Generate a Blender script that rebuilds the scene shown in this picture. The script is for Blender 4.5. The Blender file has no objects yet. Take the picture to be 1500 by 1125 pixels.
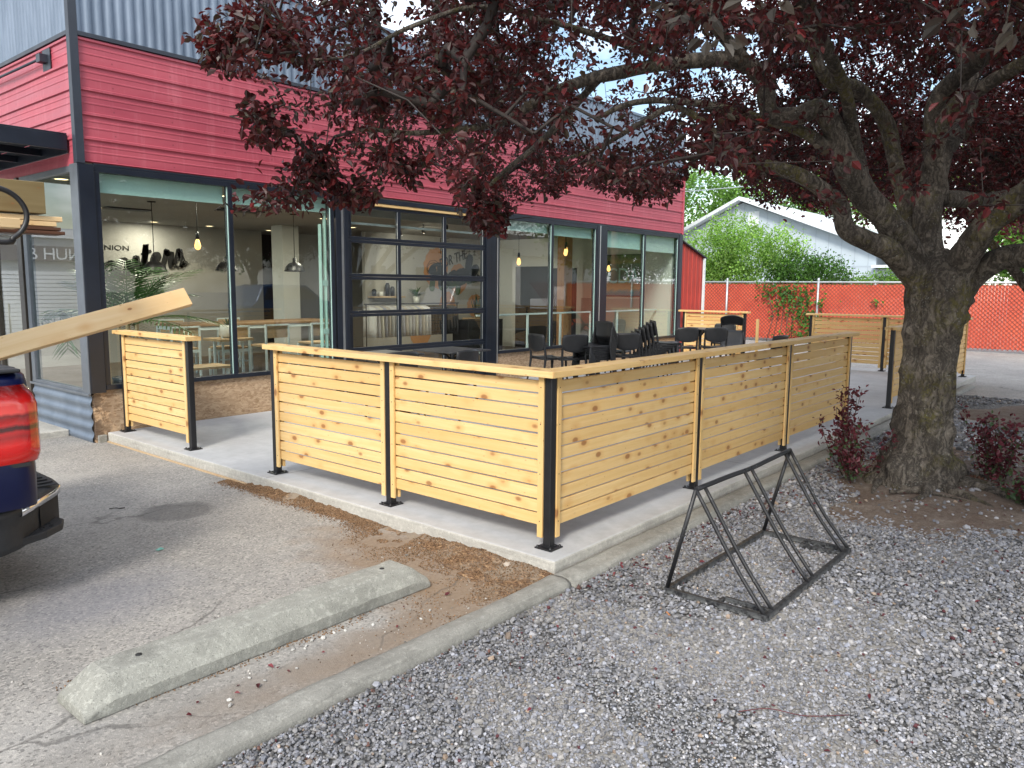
import bpy, bmesh, math, random
import numpy as np
from mathutils import Vector, Matrix
R=math.radians; PI=math.pi
random.seed(7); rng=np.random.default_rng(11)
SC=bpy.context.scene
COL=SC.collection
# ------------------------------------------------------------------ camera
CF,CYAW,CPIT,CROLL=1134.06,0.6968,0.1248,0.0079
CPOS=Vector((-3.597,-2.712,1.555))
fw=Vector((math.cos(CYAW)*math.cos(CPIT),math.sin(CYAW)*math.cos(CPIT),-math.sin(CPIT)))
rt=Vector((math.sin(CYAW),-math.cos(CYAW),0)); up=rt.cross(fw)
rt,up=math.cos(CROLL)*rt+math.sin(CROLL)*up,-math.sin(CROLL)*rt+math.cos(CROLL)*up
cd=bpy.data.cameras.new('camera'); cam=bpy.data.objects.new('camera',cd); COL.objects.link(cam)
cam.matrix_world=Matrix(((rt.x,up.x,-fw.x,CPOS.x),(rt.y,up.y,-fw.y,CPOS.y),(rt.z,up.z,-fw.z,CPOS.z),(0,0,0,1)))
cd.sensor_width=36; cd.lens=36*CF/1500; cd.clip_start=.05; cd.clip_end=600
SC.camera=cam
# ------------------------------------------------------------------ world
SUN_EL,SUN_AZ=R(37),R(204)          # direction to the sun, azimuth counterclockwise from +X
W=bpy.data.worlds.new('World'); SC.world=W; W.use_nodes=True
nt=W.node_tree; nt.nodes.clear()
def wn(t,**k):
    n=nt.nodes.new(t)
    for a,b in k.items(): setattr(n,a,b)
    return n
sky=wn('ShaderNodeTexSky',sky_type='NISHITA',sun_disc=False,sun_elevation=SUN_EL,sun_rotation=R(90)-SUN_AZ,air_density=1.2,dust_density=.6)
tc=wn('ShaderNodeTexCoord'); mp=wn('ShaderNodeMapping'); mp.inputs['Scale'].default_value=(1.6,1.6,4.2); mp.inputs['Location'].default_value=(.35,.2,.1)
no=wn('ShaderNodeTexNoise'); no.inputs['Scale'].default_value=1.5; no.inputs['Detail'].default_value=7; no.inputs['Roughness'].default_value=.55
cr=wn('ShaderNodeValToRGB'); cr.color_ramp.elements[0].position=.42; cr.color_ramp.elements[1].position=.62
mx=wn('ShaderNodeMix',data_type='RGBA'); mx.inputs[7].default_value=(15,15.4,16,1)
bg=wn('ShaderNodeBackground'); bg.inputs['Strength'].default_value=.11; wo=wn('ShaderNodeOutputWorld')
L=nt.links.new
L(tc.outputs['Generated'],mp.inputs[0]); L(mp.outputs[0],no.inputs['Vector']); L(no.outputs[0],cr.inputs[0]); L(cr.outputs[0],mx.inputs[0])
L(sky.outputs[0],mx.inputs[6]); L(mx.outputs[2],bg.inputs[0]); L(bg.outputs[0],wo.inputs[0])
# ------------------------------------------------------------------ sun
sl=bpy.data.lights.new('sun','SUN'); sl.energy=2.0; sl.angle=R(14); sl.color=(1,.93,.82)
so=bpy.data.objects.new('sun',sl); COL.objects.link(so)
sd=Vector((math.cos(SUN_AZ)*math.cos(SUN_EL),math.sin(SUN_AZ)*math.cos(SUN_EL),math.sin(SUN_EL)))
so.rotation_euler=sd.to_track_quat('Z','Y').to_euler(); so.location=(0,0,20)
SC.view_settings.view_transform='Standard'; SC.view_settings.look='None'; SC.view_settings.exposure=0.90; SC.view_settings.gamma=1
SC.cycles.max_bounces=8; SC.cycles.diffuse_bounces=3; SC.cycles.glossy_bounces=4; SC.cycles.transparent_max_bounces=16
SC.cycles.sample_clamp_indirect=4; SC.cycles.use_denoising=True
# ------------------------------------------------------------------ helpers
def proj(P):
    d=np.asarray(P)-np.array(CPOS); z=d@np.array(fw)
    return 750+CF*(d@np.array(rt))/z, 562.5-CF*(d@np.array(up))/z, z
def tag(o,label=None,cat=None,group=None,kind=None):
    if label: o['label']=label
    if cat: o['category']=cat
    if group: o['group']=group
    if kind: o['kind']=kind
    return o
def empty(name,loc=(0,0,0),rz=0,parent=None):
    o=bpy.data.objects.new(name,None); COL.objects.link(o); o.location=loc; o.rotation_euler=(0,0,rz); o.empty_display_size=.1
    if parent: o.parent=parent
    return o
def thing(name,label,cat,loc=(0,0,0),rz=0,group=None): return tag(empty(name,loc,rz),label,cat,group)
def copy_tree(o,parent=None):
    c=o.copy(); COL.objects.link(c)
    if parent: c.parent=parent
    for ch in list(o.children):
        copy_tree(ch,c)
    return c
class MB:
    """collects boxes, tubes, quads; every board carries grain coordinates"""
    def __init__(s): s.v=[];s.f=[];s.g=[];s.sm=[]
    def add(s,vs,fs,gs=None,smooth=False):
        b=len(s.v); s.v+= [tuple(v) for v in vs]; s.f+=[tuple(b+i for i in f) for f in fs]; s.sm+=[smooth]*len(fs)
        s.g+= [tuple(g) for g in (gs if gs is not None else vs)]
        return s
    def box(s,x0,x1,y0,y1,z0,z1,axis=0,M=None,ch=0.0):
        r=[random.uniform(-50,50) for _ in range(3)]
        if ch>0:
            c=ch; vs=[]
            # box with chamfered long edges along axis
            lo=[(x0,x1),(y0,y1),(z0,z1)]; a=axis; b_,c_=[i for i in range(3) if i!=a]
            sec=[(lo[b_][0]+c,lo[c_][0]),(lo[b_][1]-c,lo[c_][0]),(lo[b_][1],lo[c_][0]+c),(lo[b_][1],lo[c_][1]-c),(lo[b_][1]-c,lo[c_][1]),(lo[b_][0]+c,lo[c_][1]),(lo[b_][0],lo[c_][1]-c),(lo[b_][0],lo[c_][0]+c)]
            for e in lo[a]:
                for p in sec:
                    q=[0,0,0]; q[a]=e;q[b_]=p[0];q[c_]=p[1]; vs.append(tuple(q))
            fs=[(i,(i+1)%8,8+(i+1)%8,8+i) for i in range(8)]+[tuple(range(7,-1,-1)),tuple(range(8,16))]
        else:
            vs=[(x,y,z) for x in (x0,x1) for y in (y0,y1) for z in (z0,z1)]
            fs=[(0,1,3,2),(4,6,7,5),(0,4,5,1),(2,3,7,6),(0,2,6,4),(1,5,7,3)]
        cx=((x0+x1)/2,(y0+y1)/2,(z0+z1)/2)
        o=[axis]+[i for i in range(3) if i!=axis]
        gs=[tuple((v[o[k]]-cx[o[k]])+r[k] for k in range(3)) for v in vs]
        if M is not None: vs=[tuple(M@Vector(v)) for v in vs]
        return s.add(vs,fs,gs)
    def tube(s,pts,rad,n=8,cap=True,smooth=True):
        pts=[Vector(p) for p in pts]; m=len(pts)
        rad=[float(q) for q in rad] if hasattr(rad,"__len__") else [float(rad)]*m
        t0=(pts[1]-pts[0]).normalized(); a=t0.orthogonal().normalized(); vs=[]
        for i,p in enumerate(pts):
            t=((pts[min(i+1,m-1)]-pts[max(i-1,0)])).normalized()
            a=(a-t*a.dot(t)).normalized(); b=t.cross(a)
            for k in range(n):
                an=2*PI*k/n; vs.append(p+rad[i]*(math.cos(an)*a+math.sin(an)*b))
        fs=[(i*n+k,i*n+(k+1)%n,(i+1)*n+(k+1)%n,(i+1)*n+k) for i in range(m-1) for k in range(n)]
        s.add(vs,fs,smooth=smooth)
        if cap:
            b=len(s.v)-len(vs)
            s.f+=[tuple(b+k for k in range(n-1,-1,-1)),tuple(b+(m-1)*n+k for k in range(n))]; s.sm+=[False,False]
        return s
    def lathe(s,prof,n=20,c=(0,0,0)):
        vs=[(c[0]+r*math.cos(2*PI*k/n),c[1]+r*math.sin(2*PI*k/n),c[2]+z) for r,z in prof for k in range(n)]
        fs=[(i*n+k,i*n+(k+1)%n,(i+1)*n+(k+1)%n,(i+1)*n+k) for i in range(len(prof)-1) for k in range(n)]
        return s.add(vs,fs,smooth=True)
    def prism(s,poly,axis,a0,a1,cap=True):
        """poly: 2D points in the other two axes (in order), extruded along axis"""
        o=[i for i in range(3) if i!=axis]; vs=[]
        for e in (a0,a1):
            for p in poly:
                q=[0,0,0];q[axis]=e;q[o[0]]=p[0];q[o[1]]=p[1];vs.append(tuple(q))
        n=len(poly); fs=[(i,(i+1)%n,n+(i+1)%n,n+i) for i in range(n)]
        if cap: fs+=[tuple(range(n-1,-1,-1)),tuple(range(n,2*n))]
        return s.add(vs,fs)
    def loft(s,rings,closed=True,cap=True,smooth=True):
        n=len(rings[0]); vs=[p for r in rings for p in r]; fs=[]
        for i in range(len(rings)-1):
            for k in range(n if closed else n-1):
                fs.append((i*n+k,i*n+(k+1)%n,(i+1)*n+(k+1)%n,(i+1)*n+k))
        s.add(vs,fs,smooth=smooth)
        if cap and closed:
            b=len(s.v)-len(vs)
            s.f+=[tuple(b+k for k in range(n-1,-1,-1)),tuple(b+(len(rings)-1)*n+k for k in range(n))]; s.sm+=[False,False]
        return s
    def build(s,name,mat,parent=None,bevel=0,subdiv=0,fixn=True):
        me=bpy.data.meshes.new(name); me.from_pydata(s.v,[],s.f)
        me.polygons.foreach_set('use_smooth',s.sm)
        at=me.attributes.new('grain','FLOAT_VECTOR','POINT'); at.data.foreach_set('vector',np.array(s.g,dtype=np.float32).ravel())
        me.materials.append(mat)
        if fixn:
            bm=bmesh.new(); bm.from_mesh(me); bmesh.ops.recalc_face_normals(bm,faces=bm.faces); bm.to_mesh(me); bm.free()
        me.update()
        o=bpy.data.objects.new(name,me); COL.objects.link(o)
        if parent: o.parent=parent
        if bevel:
            m=o.modifiers.new('bevel','BEVEL'); m.width=bevel; m.segments=2; m.limit_method='ANGLE'; m.angle_limit=R(40)
        if subdiv:
            m=o.modifiers.new('sub','SUBSURF'); m.levels=subdiv; m.render_levels=subdiv
        return o
def npmesh(name,V,F,mat,parent=None,color=None,smooth=False):
    V=np.ascontiguousarray(V,dtype=np.float32); F=np.ascontiguousarray(F,dtype=np.int32); k=F.shape[1]
    me=bpy.data.meshes.new(name); me.vertices.add(len(V)); me.vertices.foreach_set('co',V.ravel())
    me.loops.add(F.size); me.loops.foreach_set('vertex_index',F.ravel())
    me.polygons.add(len(F)); me.polygons.foreach_set('loop_start',np.arange(0,F.size,k,dtype=np.int32))
    try: me.polygons.foreach_set('loop_total',np.full(len(F),k,dtype=np.int32))
    except Exception: pass
    me.polygons.foreach_set('use_smooth',np.full(len(F),smooth))
    if color is not None:
        a=me.attributes.new('col','FLOAT_COLOR','POINT'); c=np.ones((len(V),4),np.float32); c[:,:3]=color; a.data.foreach_set('color',c.ravel())
    me.update(); me.validate(); me.materials.append(mat)
    o=bpy.data.objects.new(name,me); COL.objects.link(o)
    if parent: o.parent=parent
    return o
def catmull(P,n=8):
    P=[Vector(p) for p in P]; out=[]
    Q=[2*P[0]-P[1]]+P+[2*P[-1]-P[-2]]
    for i in range(1,len(Q)-2):
        for k in range(n):
            t=k/n; a,b,c,d=Q[i-1],Q[i],Q[i+1],Q[i+2]
            out.append(.5*((2*b)+(c-a)*t+(2*a-5*b+4*c-d)*t*t+(3*b-a-3*c+d)*t**3))
    out.append(P[-1]); return out
# ------------------------------------------------------------------ materials
class NT:
    def __init__(s,name):
        s.m=bpy.data.materials.new(name); s.m.use_nodes=True; s.t=s.m.node_tree; s.b=s.t.nodes['Principled BSDF']; s.out=s.t.nodes['Material Output']
    def n(s,t,ins=None,**k):
        n=s.t.nodes.new('ShaderNode'+t)
        for a,b in k.items(): setattr(n,a,b)
        for a,b in (ins or {}).items(): s.set(n.inputs[a],b)
        return n
    def set(s,i,v):
        if isinstance(v,bpy.types.NodeSocket): s.t.links.new(v,i)
        else:
            if hasattr(i.default_value,'__len__') and len(i.default_value)==4 and len(v)==3: v=(*v,1)
            i.default_value=v
    def P(s,**k):
        for a,b in k.items(): s.set(s.b.inputs[a.replace('_',' ')],b)
    def pos(s): return s.n('NewGeometry').outputs['Position']
    def obj(s): return s.n('TexCoord').outputs['Object']
    def attr(s,n): return s.n('Attribute',attribute_name=n)
    def map(s,v,scale=(1,1,1),loc=(0,0,0),rot=(0,0,0)): return s.n('Mapping',{'Vector':v,'Scale':scale,'Location':loc,'Rotation':rot}).outputs[0]
    def noise(s,v,scale,detail=4,rough=.55,dist=0): return s.n('TexNoise',{'Vector':v,'Scale':scale,'Detail':detail,'Roughness':rough,'Distortion':dist}).outputs[0]
    def vor(s,v,scale,feature='F1',out='Distance',rand=1): return s.n('TexVoronoi',{'Vector':v,'Scale':scale,'Randomness':rand},feature=feature).outputs[out]
    def ramp(s,f,stops,interp='LINEAR'):
        n=s.n('ValToRGB',{'Fac':f}); e=n.color_ramp.elements; n.color_ramp.interpolation=interp
        while len(e)<len(stops): e.new(.5)
        for i,(p,c) in enumerate(stops):
            e[i].position=p; c=(c,c,c) if not hasattr(c,'__len__') else c; e[i].color=(*c,1)
        return n.outputs[0]
    def mix(s,f,a,b,bt='MIX'): return s._mix(f,a,b,bt)
    def _mix(s,f,a,b,bt):
        n=s.t.nodes.new('ShaderNodeMix'); n.data_type='RGBA'; n.blend_type=bt
        s.set(n.inputs[0],f); s.set(n.inputs[6],a); s.set(n.inputs[7],b); return n.outputs[2]
    def math(s,op,a,b=0,c=0,clamp=False):
        n=s.t.nodes.new('ShaderNodeMath'); n.operation=op; n.use_clamp=clamp
        s.set(n.inputs[0],a); s.set(n.inputs[1],b); s.set(n.inputs[2],c); return n.outputs[0]
    def sep(s,v): n=s.n('SeparateXYZ',{'Vector':v}); return n.outputs
    def bump(s,h,strength=.3,dist=.01,prev=None):
        i={'Height':h,'Strength':strength,'Distance':dist}
        if prev is not None: i['Normal']=prev
        return s.n('Bump',i).outputs[0]
def simple(name,c,rough=.6,metal=0,var=.15,scale=6,bump=.1,bscale=60,c2=None,**k):
    t=NT(name); v=t.obj(); f=t.noise(v,scale,5,.6)
    c2=c2 or tuple(x*(1-var) for x in c)
    t.P(Base_Color=t.mix(t.ramp(f,[(.35,0),(.65,1)]),c2,c),Metallic=metal,Roughness=t.math('MULTIPLY_ADD',t.noise(v,scale*2.3,4),.2,rough-.1))
    if bump: t.P(Normal=t.bump(t.noise(v,bscale,3),bump,.004))
    t.P(**k); return t.m
def emis(name,c,st):
    t=NT(name); t.P(Base_Color=c,Emission_Color=c,Emission_Strength=st); return t.m
def mat_wood(name,c1,c2,knot=(.23,.09,.03),kn=.16,gs=1.0,rough=.55,grey=0):
    t=NT(name); g=t.attr('grain').outputs['Vector']
    w=t.n('VectorMath',{0:g,1:t.n('VectorMath',{0:t.n('TexNoise',{'Vector':t.map(g,(1.2,3,3)),'Scale':1.0,'Detail':2}).outputs[1],'Scale':.05},operation='SCALE').outputs[0]},operation='ADD').outputs[0]
    kv=t.map(g,(5.4,9.5,9.5)); kd=t.vor(kv,1.0)
    ring=t.noise(t.map(w,(1.0*gs,26*gs,26*gs)),1.6,5,.62,.4)
    big=t.noise(t.map(g,(.6,1.5,1.5)),1.0,2)
    col=t.mix(t.ramp(ring,[(.3,0),(.72,1)]),c1,c2)
    col=t.mix(t.math('MULTIPLY',t.ramp(big,[(.4,0),(.65,1)]),.45),col,tuple(x*y for x,y in zip(c1,(.86,.76,.62))))
    halo=t.ramp(kd,[(.10,1),(.42,0)]); halo=t.math('MULTIPLY',halo,t.ramp(t.noise(g,3.3,2),[(.34,0),(.52,1)]))
    col=t.mix(t.math('MULTIPLY',halo,.6),col,(c1[0]*.80,c1[1]*.56,c1[2]*.36))
    bd=t.noise(t.map(g,(.0,.0,.9)),1.0,1); col=t.mix(t.math('MULTIPLY',t.ramp(bd,[(.35,1),(.65,0)]),.35),col,tuple(x*y for x,y in zip(c1,(.84,.74,.60))))
    kk=t.ramp(kd,[(kn*.6,1),(kn,0)]); col=t.mix(t.math('MULTIPLY',kk,.8),col,knot)
    vor2=t.vor(t.map(g,(11,22,22)),1.0); col=t.mix(t.math('MULTIPLY',t.ramp(vor2,[(.05,1),(.10,0)]),.5),col,knot)
    t.P(Base_Color=col,Roughness=rough,Normal=t.bump(ring,.12,.002)); t.P(Specular_IOR_Level=.35)
    return t.m
M={}
M['pine']=mat_wood('new_pine',(.69,.465,.19),(.79,.585,.30),knot=(.27,.11,.04),kn=.20)
M['cream_lumber']=mat_wood('cream_lumber',(.72,.52,.28),(.80,.62,.38),kn=.1)
M['beam']=mat_wood('pressure_treated_beam',(.17,.13,.06),(.23,.18,.09),kn=.08)
M['brown_board']=mat_wood('brown_board',(.08,.035,.02),(.13,.06,.035),kn=.05)
M['table_wood']=mat_wood('table_wood',(.26,.17,.10),(.36,.25,.16),kn=.05)
M['seat_wood']=mat_wood('seat_wood',(.42,.31,.19),(.50,.38,.25),kn=.04)
M['black_metal']=simple('black_powder_coat',(.012,.012,.014),.42,0,.3,9,.08,180)
M['navy_frame']=simple('dark_frame_paint',(.013,.018,.03),.35,0,.3,3,.05,90)
M['charcoal_trim']=simple('charcoal_trim',(.028,.035,.05),.5,0,.25,3,.05,90)
M['grey_frame']=simple('grey_aluminium',(.16,.18,.21),.4,.4,.2,4,.05,90)
M['alu']=simple('bare_aluminium',(.55,.57,.58),.35,.8,.15,4,.03,90)
M['mint_metal']=simple('mint_painted_metal',(.42,.62,.58),.45,0,.1,4,.03,90)
M['black_plastic']=simple('black_plastic',(.028,.029,.032),.40,0,.2,10,.25,400)
M['white_metal']=simple('white_painted_metal',(.66,.76,.78),.4,0,.06,4,.02,90)
M['dark']=simple('dark_void',(.02,.02,.022),.8,0,.3,3,0)
M['table_top']=simple('grey_table_top',(.05,.052,.056),.38,0,.2,12,.1,200)
M['galv']=simple('galvanised_steel',(.5,.52,.53),.45,.6,.2,8,.05,100)
def mat_red():
    t=NT('red_metal_siding'); p=t.obj()
    f=t.noise(t.map(p,(.35,.35,2.5)),2.2,5,.6); s=t.noise(t.map(p,(1,1,9)),14,4)
    c=t.mix(t.ramp(f,[(.3,0),(.7,1)]),(.335,.055,.082),(.435,.08,.108))
    spots=t.ramp(t.vor(p,3.2),[(.012,1),(.022,0)]); c=t.mix(t.math('MULTIPLY',spots,.8),c,(.8,.6,.6))
    c=t.mix(t.math('MULTIPLY',t.ramp(s,[(.5,0),(.8,1)]),.25),c,(.36,.05,.08))
    q=t.sep(p); fr=lambda v,s: t.math('MULTIPLY',t.math('SUBTRACT',t.math('FRACT',t.math('DIVIDE',v,s)),.5),s)
    d=t.n('VectorMath',{0:t.n('CombineXYZ',{0:fr(t.math('ADD',q[0],q[1]),.61),1:fr(t.math('ADD',q[2],.155),.238)}).outputs[0]},operation='LENGTH').outputs['Value']
    c=t.mix(t.math('MULTIPLY',t.ramp(d,[(.006,1),(.010,0)]),.6),c,(.12,.02,.03))
    st=t.noise(t.map(p,(3,3,.35)),3.0,5,.7); c=t.mix(t.math('MULTIPLY',t.ramp(st,[(.52,0),(.7,1)]),.22),c,(.62,.22,.26))
    t.P(Base_Color=c,Roughness=t.ramp(f,[(.3,.42),(.7,.55)]),Normal=t.bump(t.noise(t.map(p,(1,1,2)),2.2,3),.10,.04)); return t.m
M['red']=mat_red()
M['twig']=simple('young_twig_bark',(.030,.022,.019),.8,0,.3,20,0)
M['barn_red']=simple('barn_red_siding',(.42,.045,.032),.5,0,.2,2,.04,60)
def mat_corr():
    t=NT('grey_corrugated_steel'); p=t.obj(); f=t.noise(t.map(p,(2,2,.5)),3,5,.6)
    t.P(Base_Color=t.mix(t.ramp(f,[(.35,0),(.65,1)]),(.125,.16,.21),(.175,.215,.275)),Roughness=.38,Metallic=.35); return t.m
M['corr']=mat_corr()
def mat_osb():
    t=NT('osb_sheathing'); p=t.pos()
    w=t.n('VectorMath',{0:p,1:t.n('VectorMath',{0:t.n('TexNoise',{'Vector':p,'Scale':14.0,'Detail':3}).outputs[1],'Scale':.07},operation='SCALE').outputs[0]},operation='ADD').outputs[0]
    fl=t.n('TexVoronoi',{'Vector':t.map(w,(26,26,70),rot=(0,.35,0)),'Scale':1.0}).outputs['Color']; fx=t.sep(fl)[0]
    c=t.ramp(fx,[(0,(.34,.22,.125)),(.4,(.46,.32,.20)),(.75,(.56,.41,.27)),(1,(.42,.28,.17))])
    st=t.noise(t.map(p,(1.2,1,3.5)),2.6,6,.68); c=t.mix(t.math('MULTIPLY',t.ramp(st,[(.60,0),(.68,1)]),.55),c,(.16,.09,.06))
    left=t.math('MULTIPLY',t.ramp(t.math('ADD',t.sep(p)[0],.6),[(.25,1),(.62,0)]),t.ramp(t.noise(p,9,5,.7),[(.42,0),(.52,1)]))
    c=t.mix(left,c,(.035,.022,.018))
    t.P(Base_Color=c,Roughness=.85,Normal=t.bump(fx,.5,.004)); return t.m
M['osb']=mat_osb()
def mat_concrete(name,c1,c2,spk=.5,bscale=90,bs=.3,streak=True):
    t=NT(name); p=t.pos(); f=t.noise(p,1.1,6,.62); m=t.noise(p,9,6,.7); h=t.noise(p,bscale,3,.6)
    c=t.mix(t.ramp(f,[(.3,0),(.7,1)]),c1,c2); c=t.mix(t.math('MULTIPLY',t.ramp(m,[(.35,1),(.62,0)]),.3),c,tuple(x*.72 for x in c1))
    c=t.mix(t.math('MULTIPLY',t.ramp(t.vor(p,75),[(.10,1),(.26,0)]),spk),c,tuple(x*.42 for x in c1))
    c=t.mix(t.math('MULTIPLY',t.ramp(t.noise(p,34,4,.75),[(.52,0),(.62,1)]),spk*.7),c,tuple(min(1,x*1.35) for x in c2))
    c=t.mix(t.math('MULTIPLY',t.ramp(t.noise(p,3.1,5,.7),[(.52,0),(.66,1)]),.12+spk*.55),c,tuple(x*.55 for x in c1))
    c=t.mix(t.math('MULTIPLY',t.ramp(t.noise(t.map(p,(1,1,30)),2.0,4,.7),[(.50,0),(.66,1)]),spk*.8 if streak else 0),c,tuple(x*.62 for x in c1))
    c=t.mix(t.math('MULTIPLY',t.ramp(t.noise(p,260,2),[(.62,0),(.7,1)]),spk),c,tuple(min(1,x*1.6) for x in c2))
    t.P(Base_Color=c,Roughness=.86,Normal=t.bump(h,bs,.006,t.bump(m,bs*.6,.02))); return t.m
M['slab']=mat_concrete('patio_concrete',(.38,.385,.39),(.48,.485,.49),.06,140,.08)
def slab_joints(m):
    t=NT.__new__(NT); t.m=m; t.t=m.node_tree; t.b=t.t.nodes['Principled BSDF']; t.out=t.t.nodes['Material Output']; q=t.sep(t.pos()); src=t.b.inputs['Base Color'].links[0].from_socket
    l=None
    for ax,v in ((1,2.76),(0,2.95),(0,6.1),(0,9.2)):
        k=t.ramp(t.math('ABSOLUTE',t.math('SUBTRACT',q[ax],v)),[(.003,1),(.006,0)]); l=k if l is None else t.math('MAXIMUM',l,k)
    st=t.ramp(t.noise(t.pos(),2.1,6,.7),[(.56,0),(.68,1)]); c=t.mix(t.math('MULTIPLY',st,.22),src,(.22,.21,.19))
    c=t.mix(t.math('MULTIPLY',l,.75),c,(.10,.10,.10)); t.set(t.b.inputs['Base Color'],c)
slab_joints(M['slab'])
M['slab_edge']=mat_concrete('slab_edge_concrete',(.36,.345,.31),(.50,.485,.44),.5,90,.4)
M['kerb']=mat_concrete('kerb_concrete',(.20,.195,.175),(.31,.305,.275),.5,110,.5)
M['stop']=mat_concrete('wheel_stop_concrete',(.22,.22,.195),(.33,.33,.295),.7,130,.5,False)
def mat_asphalt():
    t=NT('worn_asphalt'); p=t.pos(); big=t.noise(p,.8,5,.6); mid=t.noise(p,4.5,6,.65)
    c=t.mix(t.ramp(big,[(.35,0),(.65,1)]),(.25,.24,.222),(.345,.33,.305))
    c=t.mix(t.math('MULTIPLY',t.ramp(mid,[(.38,1),(.6,0)]),.4),c,(.19,.185,.18))
    vv=t.n('TexVoronoi',{'Vector':p,'Scale':95.0}); sp=t.sep(vv.outputs['Color'])[0]
    c=t.mix(t.math('MULTIPLY',t.ramp(sp,[(.70,0),(.95,1)]),.55),c,(.48,.45,.41)); c=t.mix(t.math('MULTIPLY',t.ramp(sp,[(.03,1),(.22,0)]),.6),c,(.075,.072,.07))
    def blob(cx,cy,rx,ry,soft=.35,nz=.35):
        v=t.map(p,(1/rx,1/ry,0),(-cx/rx,-cy/ry,0)); d=t.n('VectorMath',{0:v},operation='LENGTH').outputs['Value']
        d=t.math('ADD',d,t.math('MULTIPLY',t.math('SUBTRACT',t.noise(p,5,4),.5),nz*2)); return t.ramp(d,[(1-soft,1),(1.0,0)])
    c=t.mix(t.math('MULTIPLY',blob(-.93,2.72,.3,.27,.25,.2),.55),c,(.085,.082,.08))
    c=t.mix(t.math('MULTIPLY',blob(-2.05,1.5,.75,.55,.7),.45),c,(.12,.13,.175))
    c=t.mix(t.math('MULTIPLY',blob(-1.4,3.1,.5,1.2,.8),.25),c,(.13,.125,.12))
    c=t.mix(t.math('MULTIPLY',blob(-1.15,4.4,.6,.25,.6),.4),c,(.42,.40,.36))
    # soil worked into the surface near the slab edge and the kerb
    for b in ((-.45,.75,.65,1.0,.7,.6),(-.5,.1,.8,.35,.5,.5),(-1.7,.62,.75,.14,.6,.6),(-1.3,-.02,1.2,.2,.7,.6)):
        c=t.mix(t.math('MULTIPLY',blob(*b),.75),c,t.mix(t.noise(p,30,4),(.16,.10,.055),(.27,.19,.12)))
    c=t.mix(t.math('MULTIPLY',blob(-1.9,.05,1.5,.22,.8,.6),.55),c,(.22,.20,.175))
    cv=t.n('VectorMath',{0:t.map(p,(1,2.2,1)),1:t.n('VectorMath',{0:t.n('TexNoise',{'Vector':p,'Scale':3.0,'Detail':4}).outputs[1],'Scale':.5},operation='SCALE').outputs[0]},operation='ADD').outputs[0]
    ck=t.vor(cv,.55,'DISTANCE_TO_EDGE'); crack=t.ramp(ck,[(.003,1),(.010,0)])
    c=t.mix(t.math('MULTIPLY',crack,t.ramp(t.noise(p,.9,2),[(.5,0),(.6,.6)])),c,(.07,.065,.06))
    hb=t.math('SUBTRACT',t.noise(p,160,3),t.math('MULTIPLY',crack,.6))
    t.P(Base_Color=c,Roughness=.88,Normal=t.bump(hb,.55,.006,t.bump(mid,.35,.02))); return t.m
M['asphalt']=mat_asphalt()
def mat_gravelbase():
    t=NT('gravel_bed_base'); p=t.pos(); vv=t.n('TexVoronoi',{'Vector':p,'Scale':48.0}); sp=t.sep(vv.outputs['Color'])[0]
    c=t.ramp(sp,[(0,(.07,.075,.08)),(.5,(.17,.175,.18)),(.85,(.26,.26,.26)),(1,(.42,.42,.40))]); c=t.mix(t.ramp(vv.outputs['Distance'],[(.35,0),(.8,1)]),c,(.04,.038,.036))
    t.P(Base_Color=c,Roughness=.9,Normal=t.bump(vv.outputs['Distance'],1,-.01)); return t.m
M['gbase']=mat_gravelbase()
def mat_col(name,rough=.8,spec=.4,bump=0,trans=0,tcol=None):
    t=NT(name); a=t.attr('col').outputs['Color']
    c=t.mix(t.ramp(t.noise(t.pos(),70,3),[(.35,0),(.65,.35)]),a,(.5,.5,.5),'SOFT_LIGHT')
    t.P(Base_Color=c,Roughness=rough,Specular_IOR_Level=spec)
    if bump: t.P(Normal=t.bump(t.noise(t.pos(),240,2),bump,.002))
    if trans:
        tr=t.n('BsdfTranslucent',{'Color':t.mix(1,a,tcol,'MULTIPLY')}); ms=t.n('MixShader',{0:trans,1:t.b.outputs[0],2:tr.outputs[0]}); t.t.links.new(ms.outputs[0],t.out.inputs[0])
    return t.m
M['stone']=mat_col('gravel_stone',.7,.4,.3)
M['crumb']=mat_col('soil_crumbs',.95,.1)
M['leaf']=mat_col('purple_leaf',.42,.36,0,.25,(3.0,1.2,1.2))
M['gleaf']=mat_col('green_leaf',.5,.35,0,.4,(1.6,1.7,.8))
M['petal']=mat_col('litter',.7,.3)
def mat_soil():
    t=NT('bare_soil'); p=t.pos(); f=t.noise(p,3,6,.65); m=t.noise(p,26,5,.7)
    c=t.mix(t.ramp(f,[(.35,0),(.65,1)]),(.15,.105,.078),(.235,.195,.16)); c=t.mix(t.math('MULTIPLY',t.ramp(m,[(.4,1),(.6,0)]),.5),c,(.08,.05,.035))
    c=t.mix(t.math('MULTIPLY',t.ramp(t.vor(p,60),[(.15,1),(.3,0)]),.35),c,(.38,.34,.30))
    t.P(Base_Color=c,Roughness=.95,Normal=t.bump(m,.7,.02)); return t.m
M['soil']=mat_soil()
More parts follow.
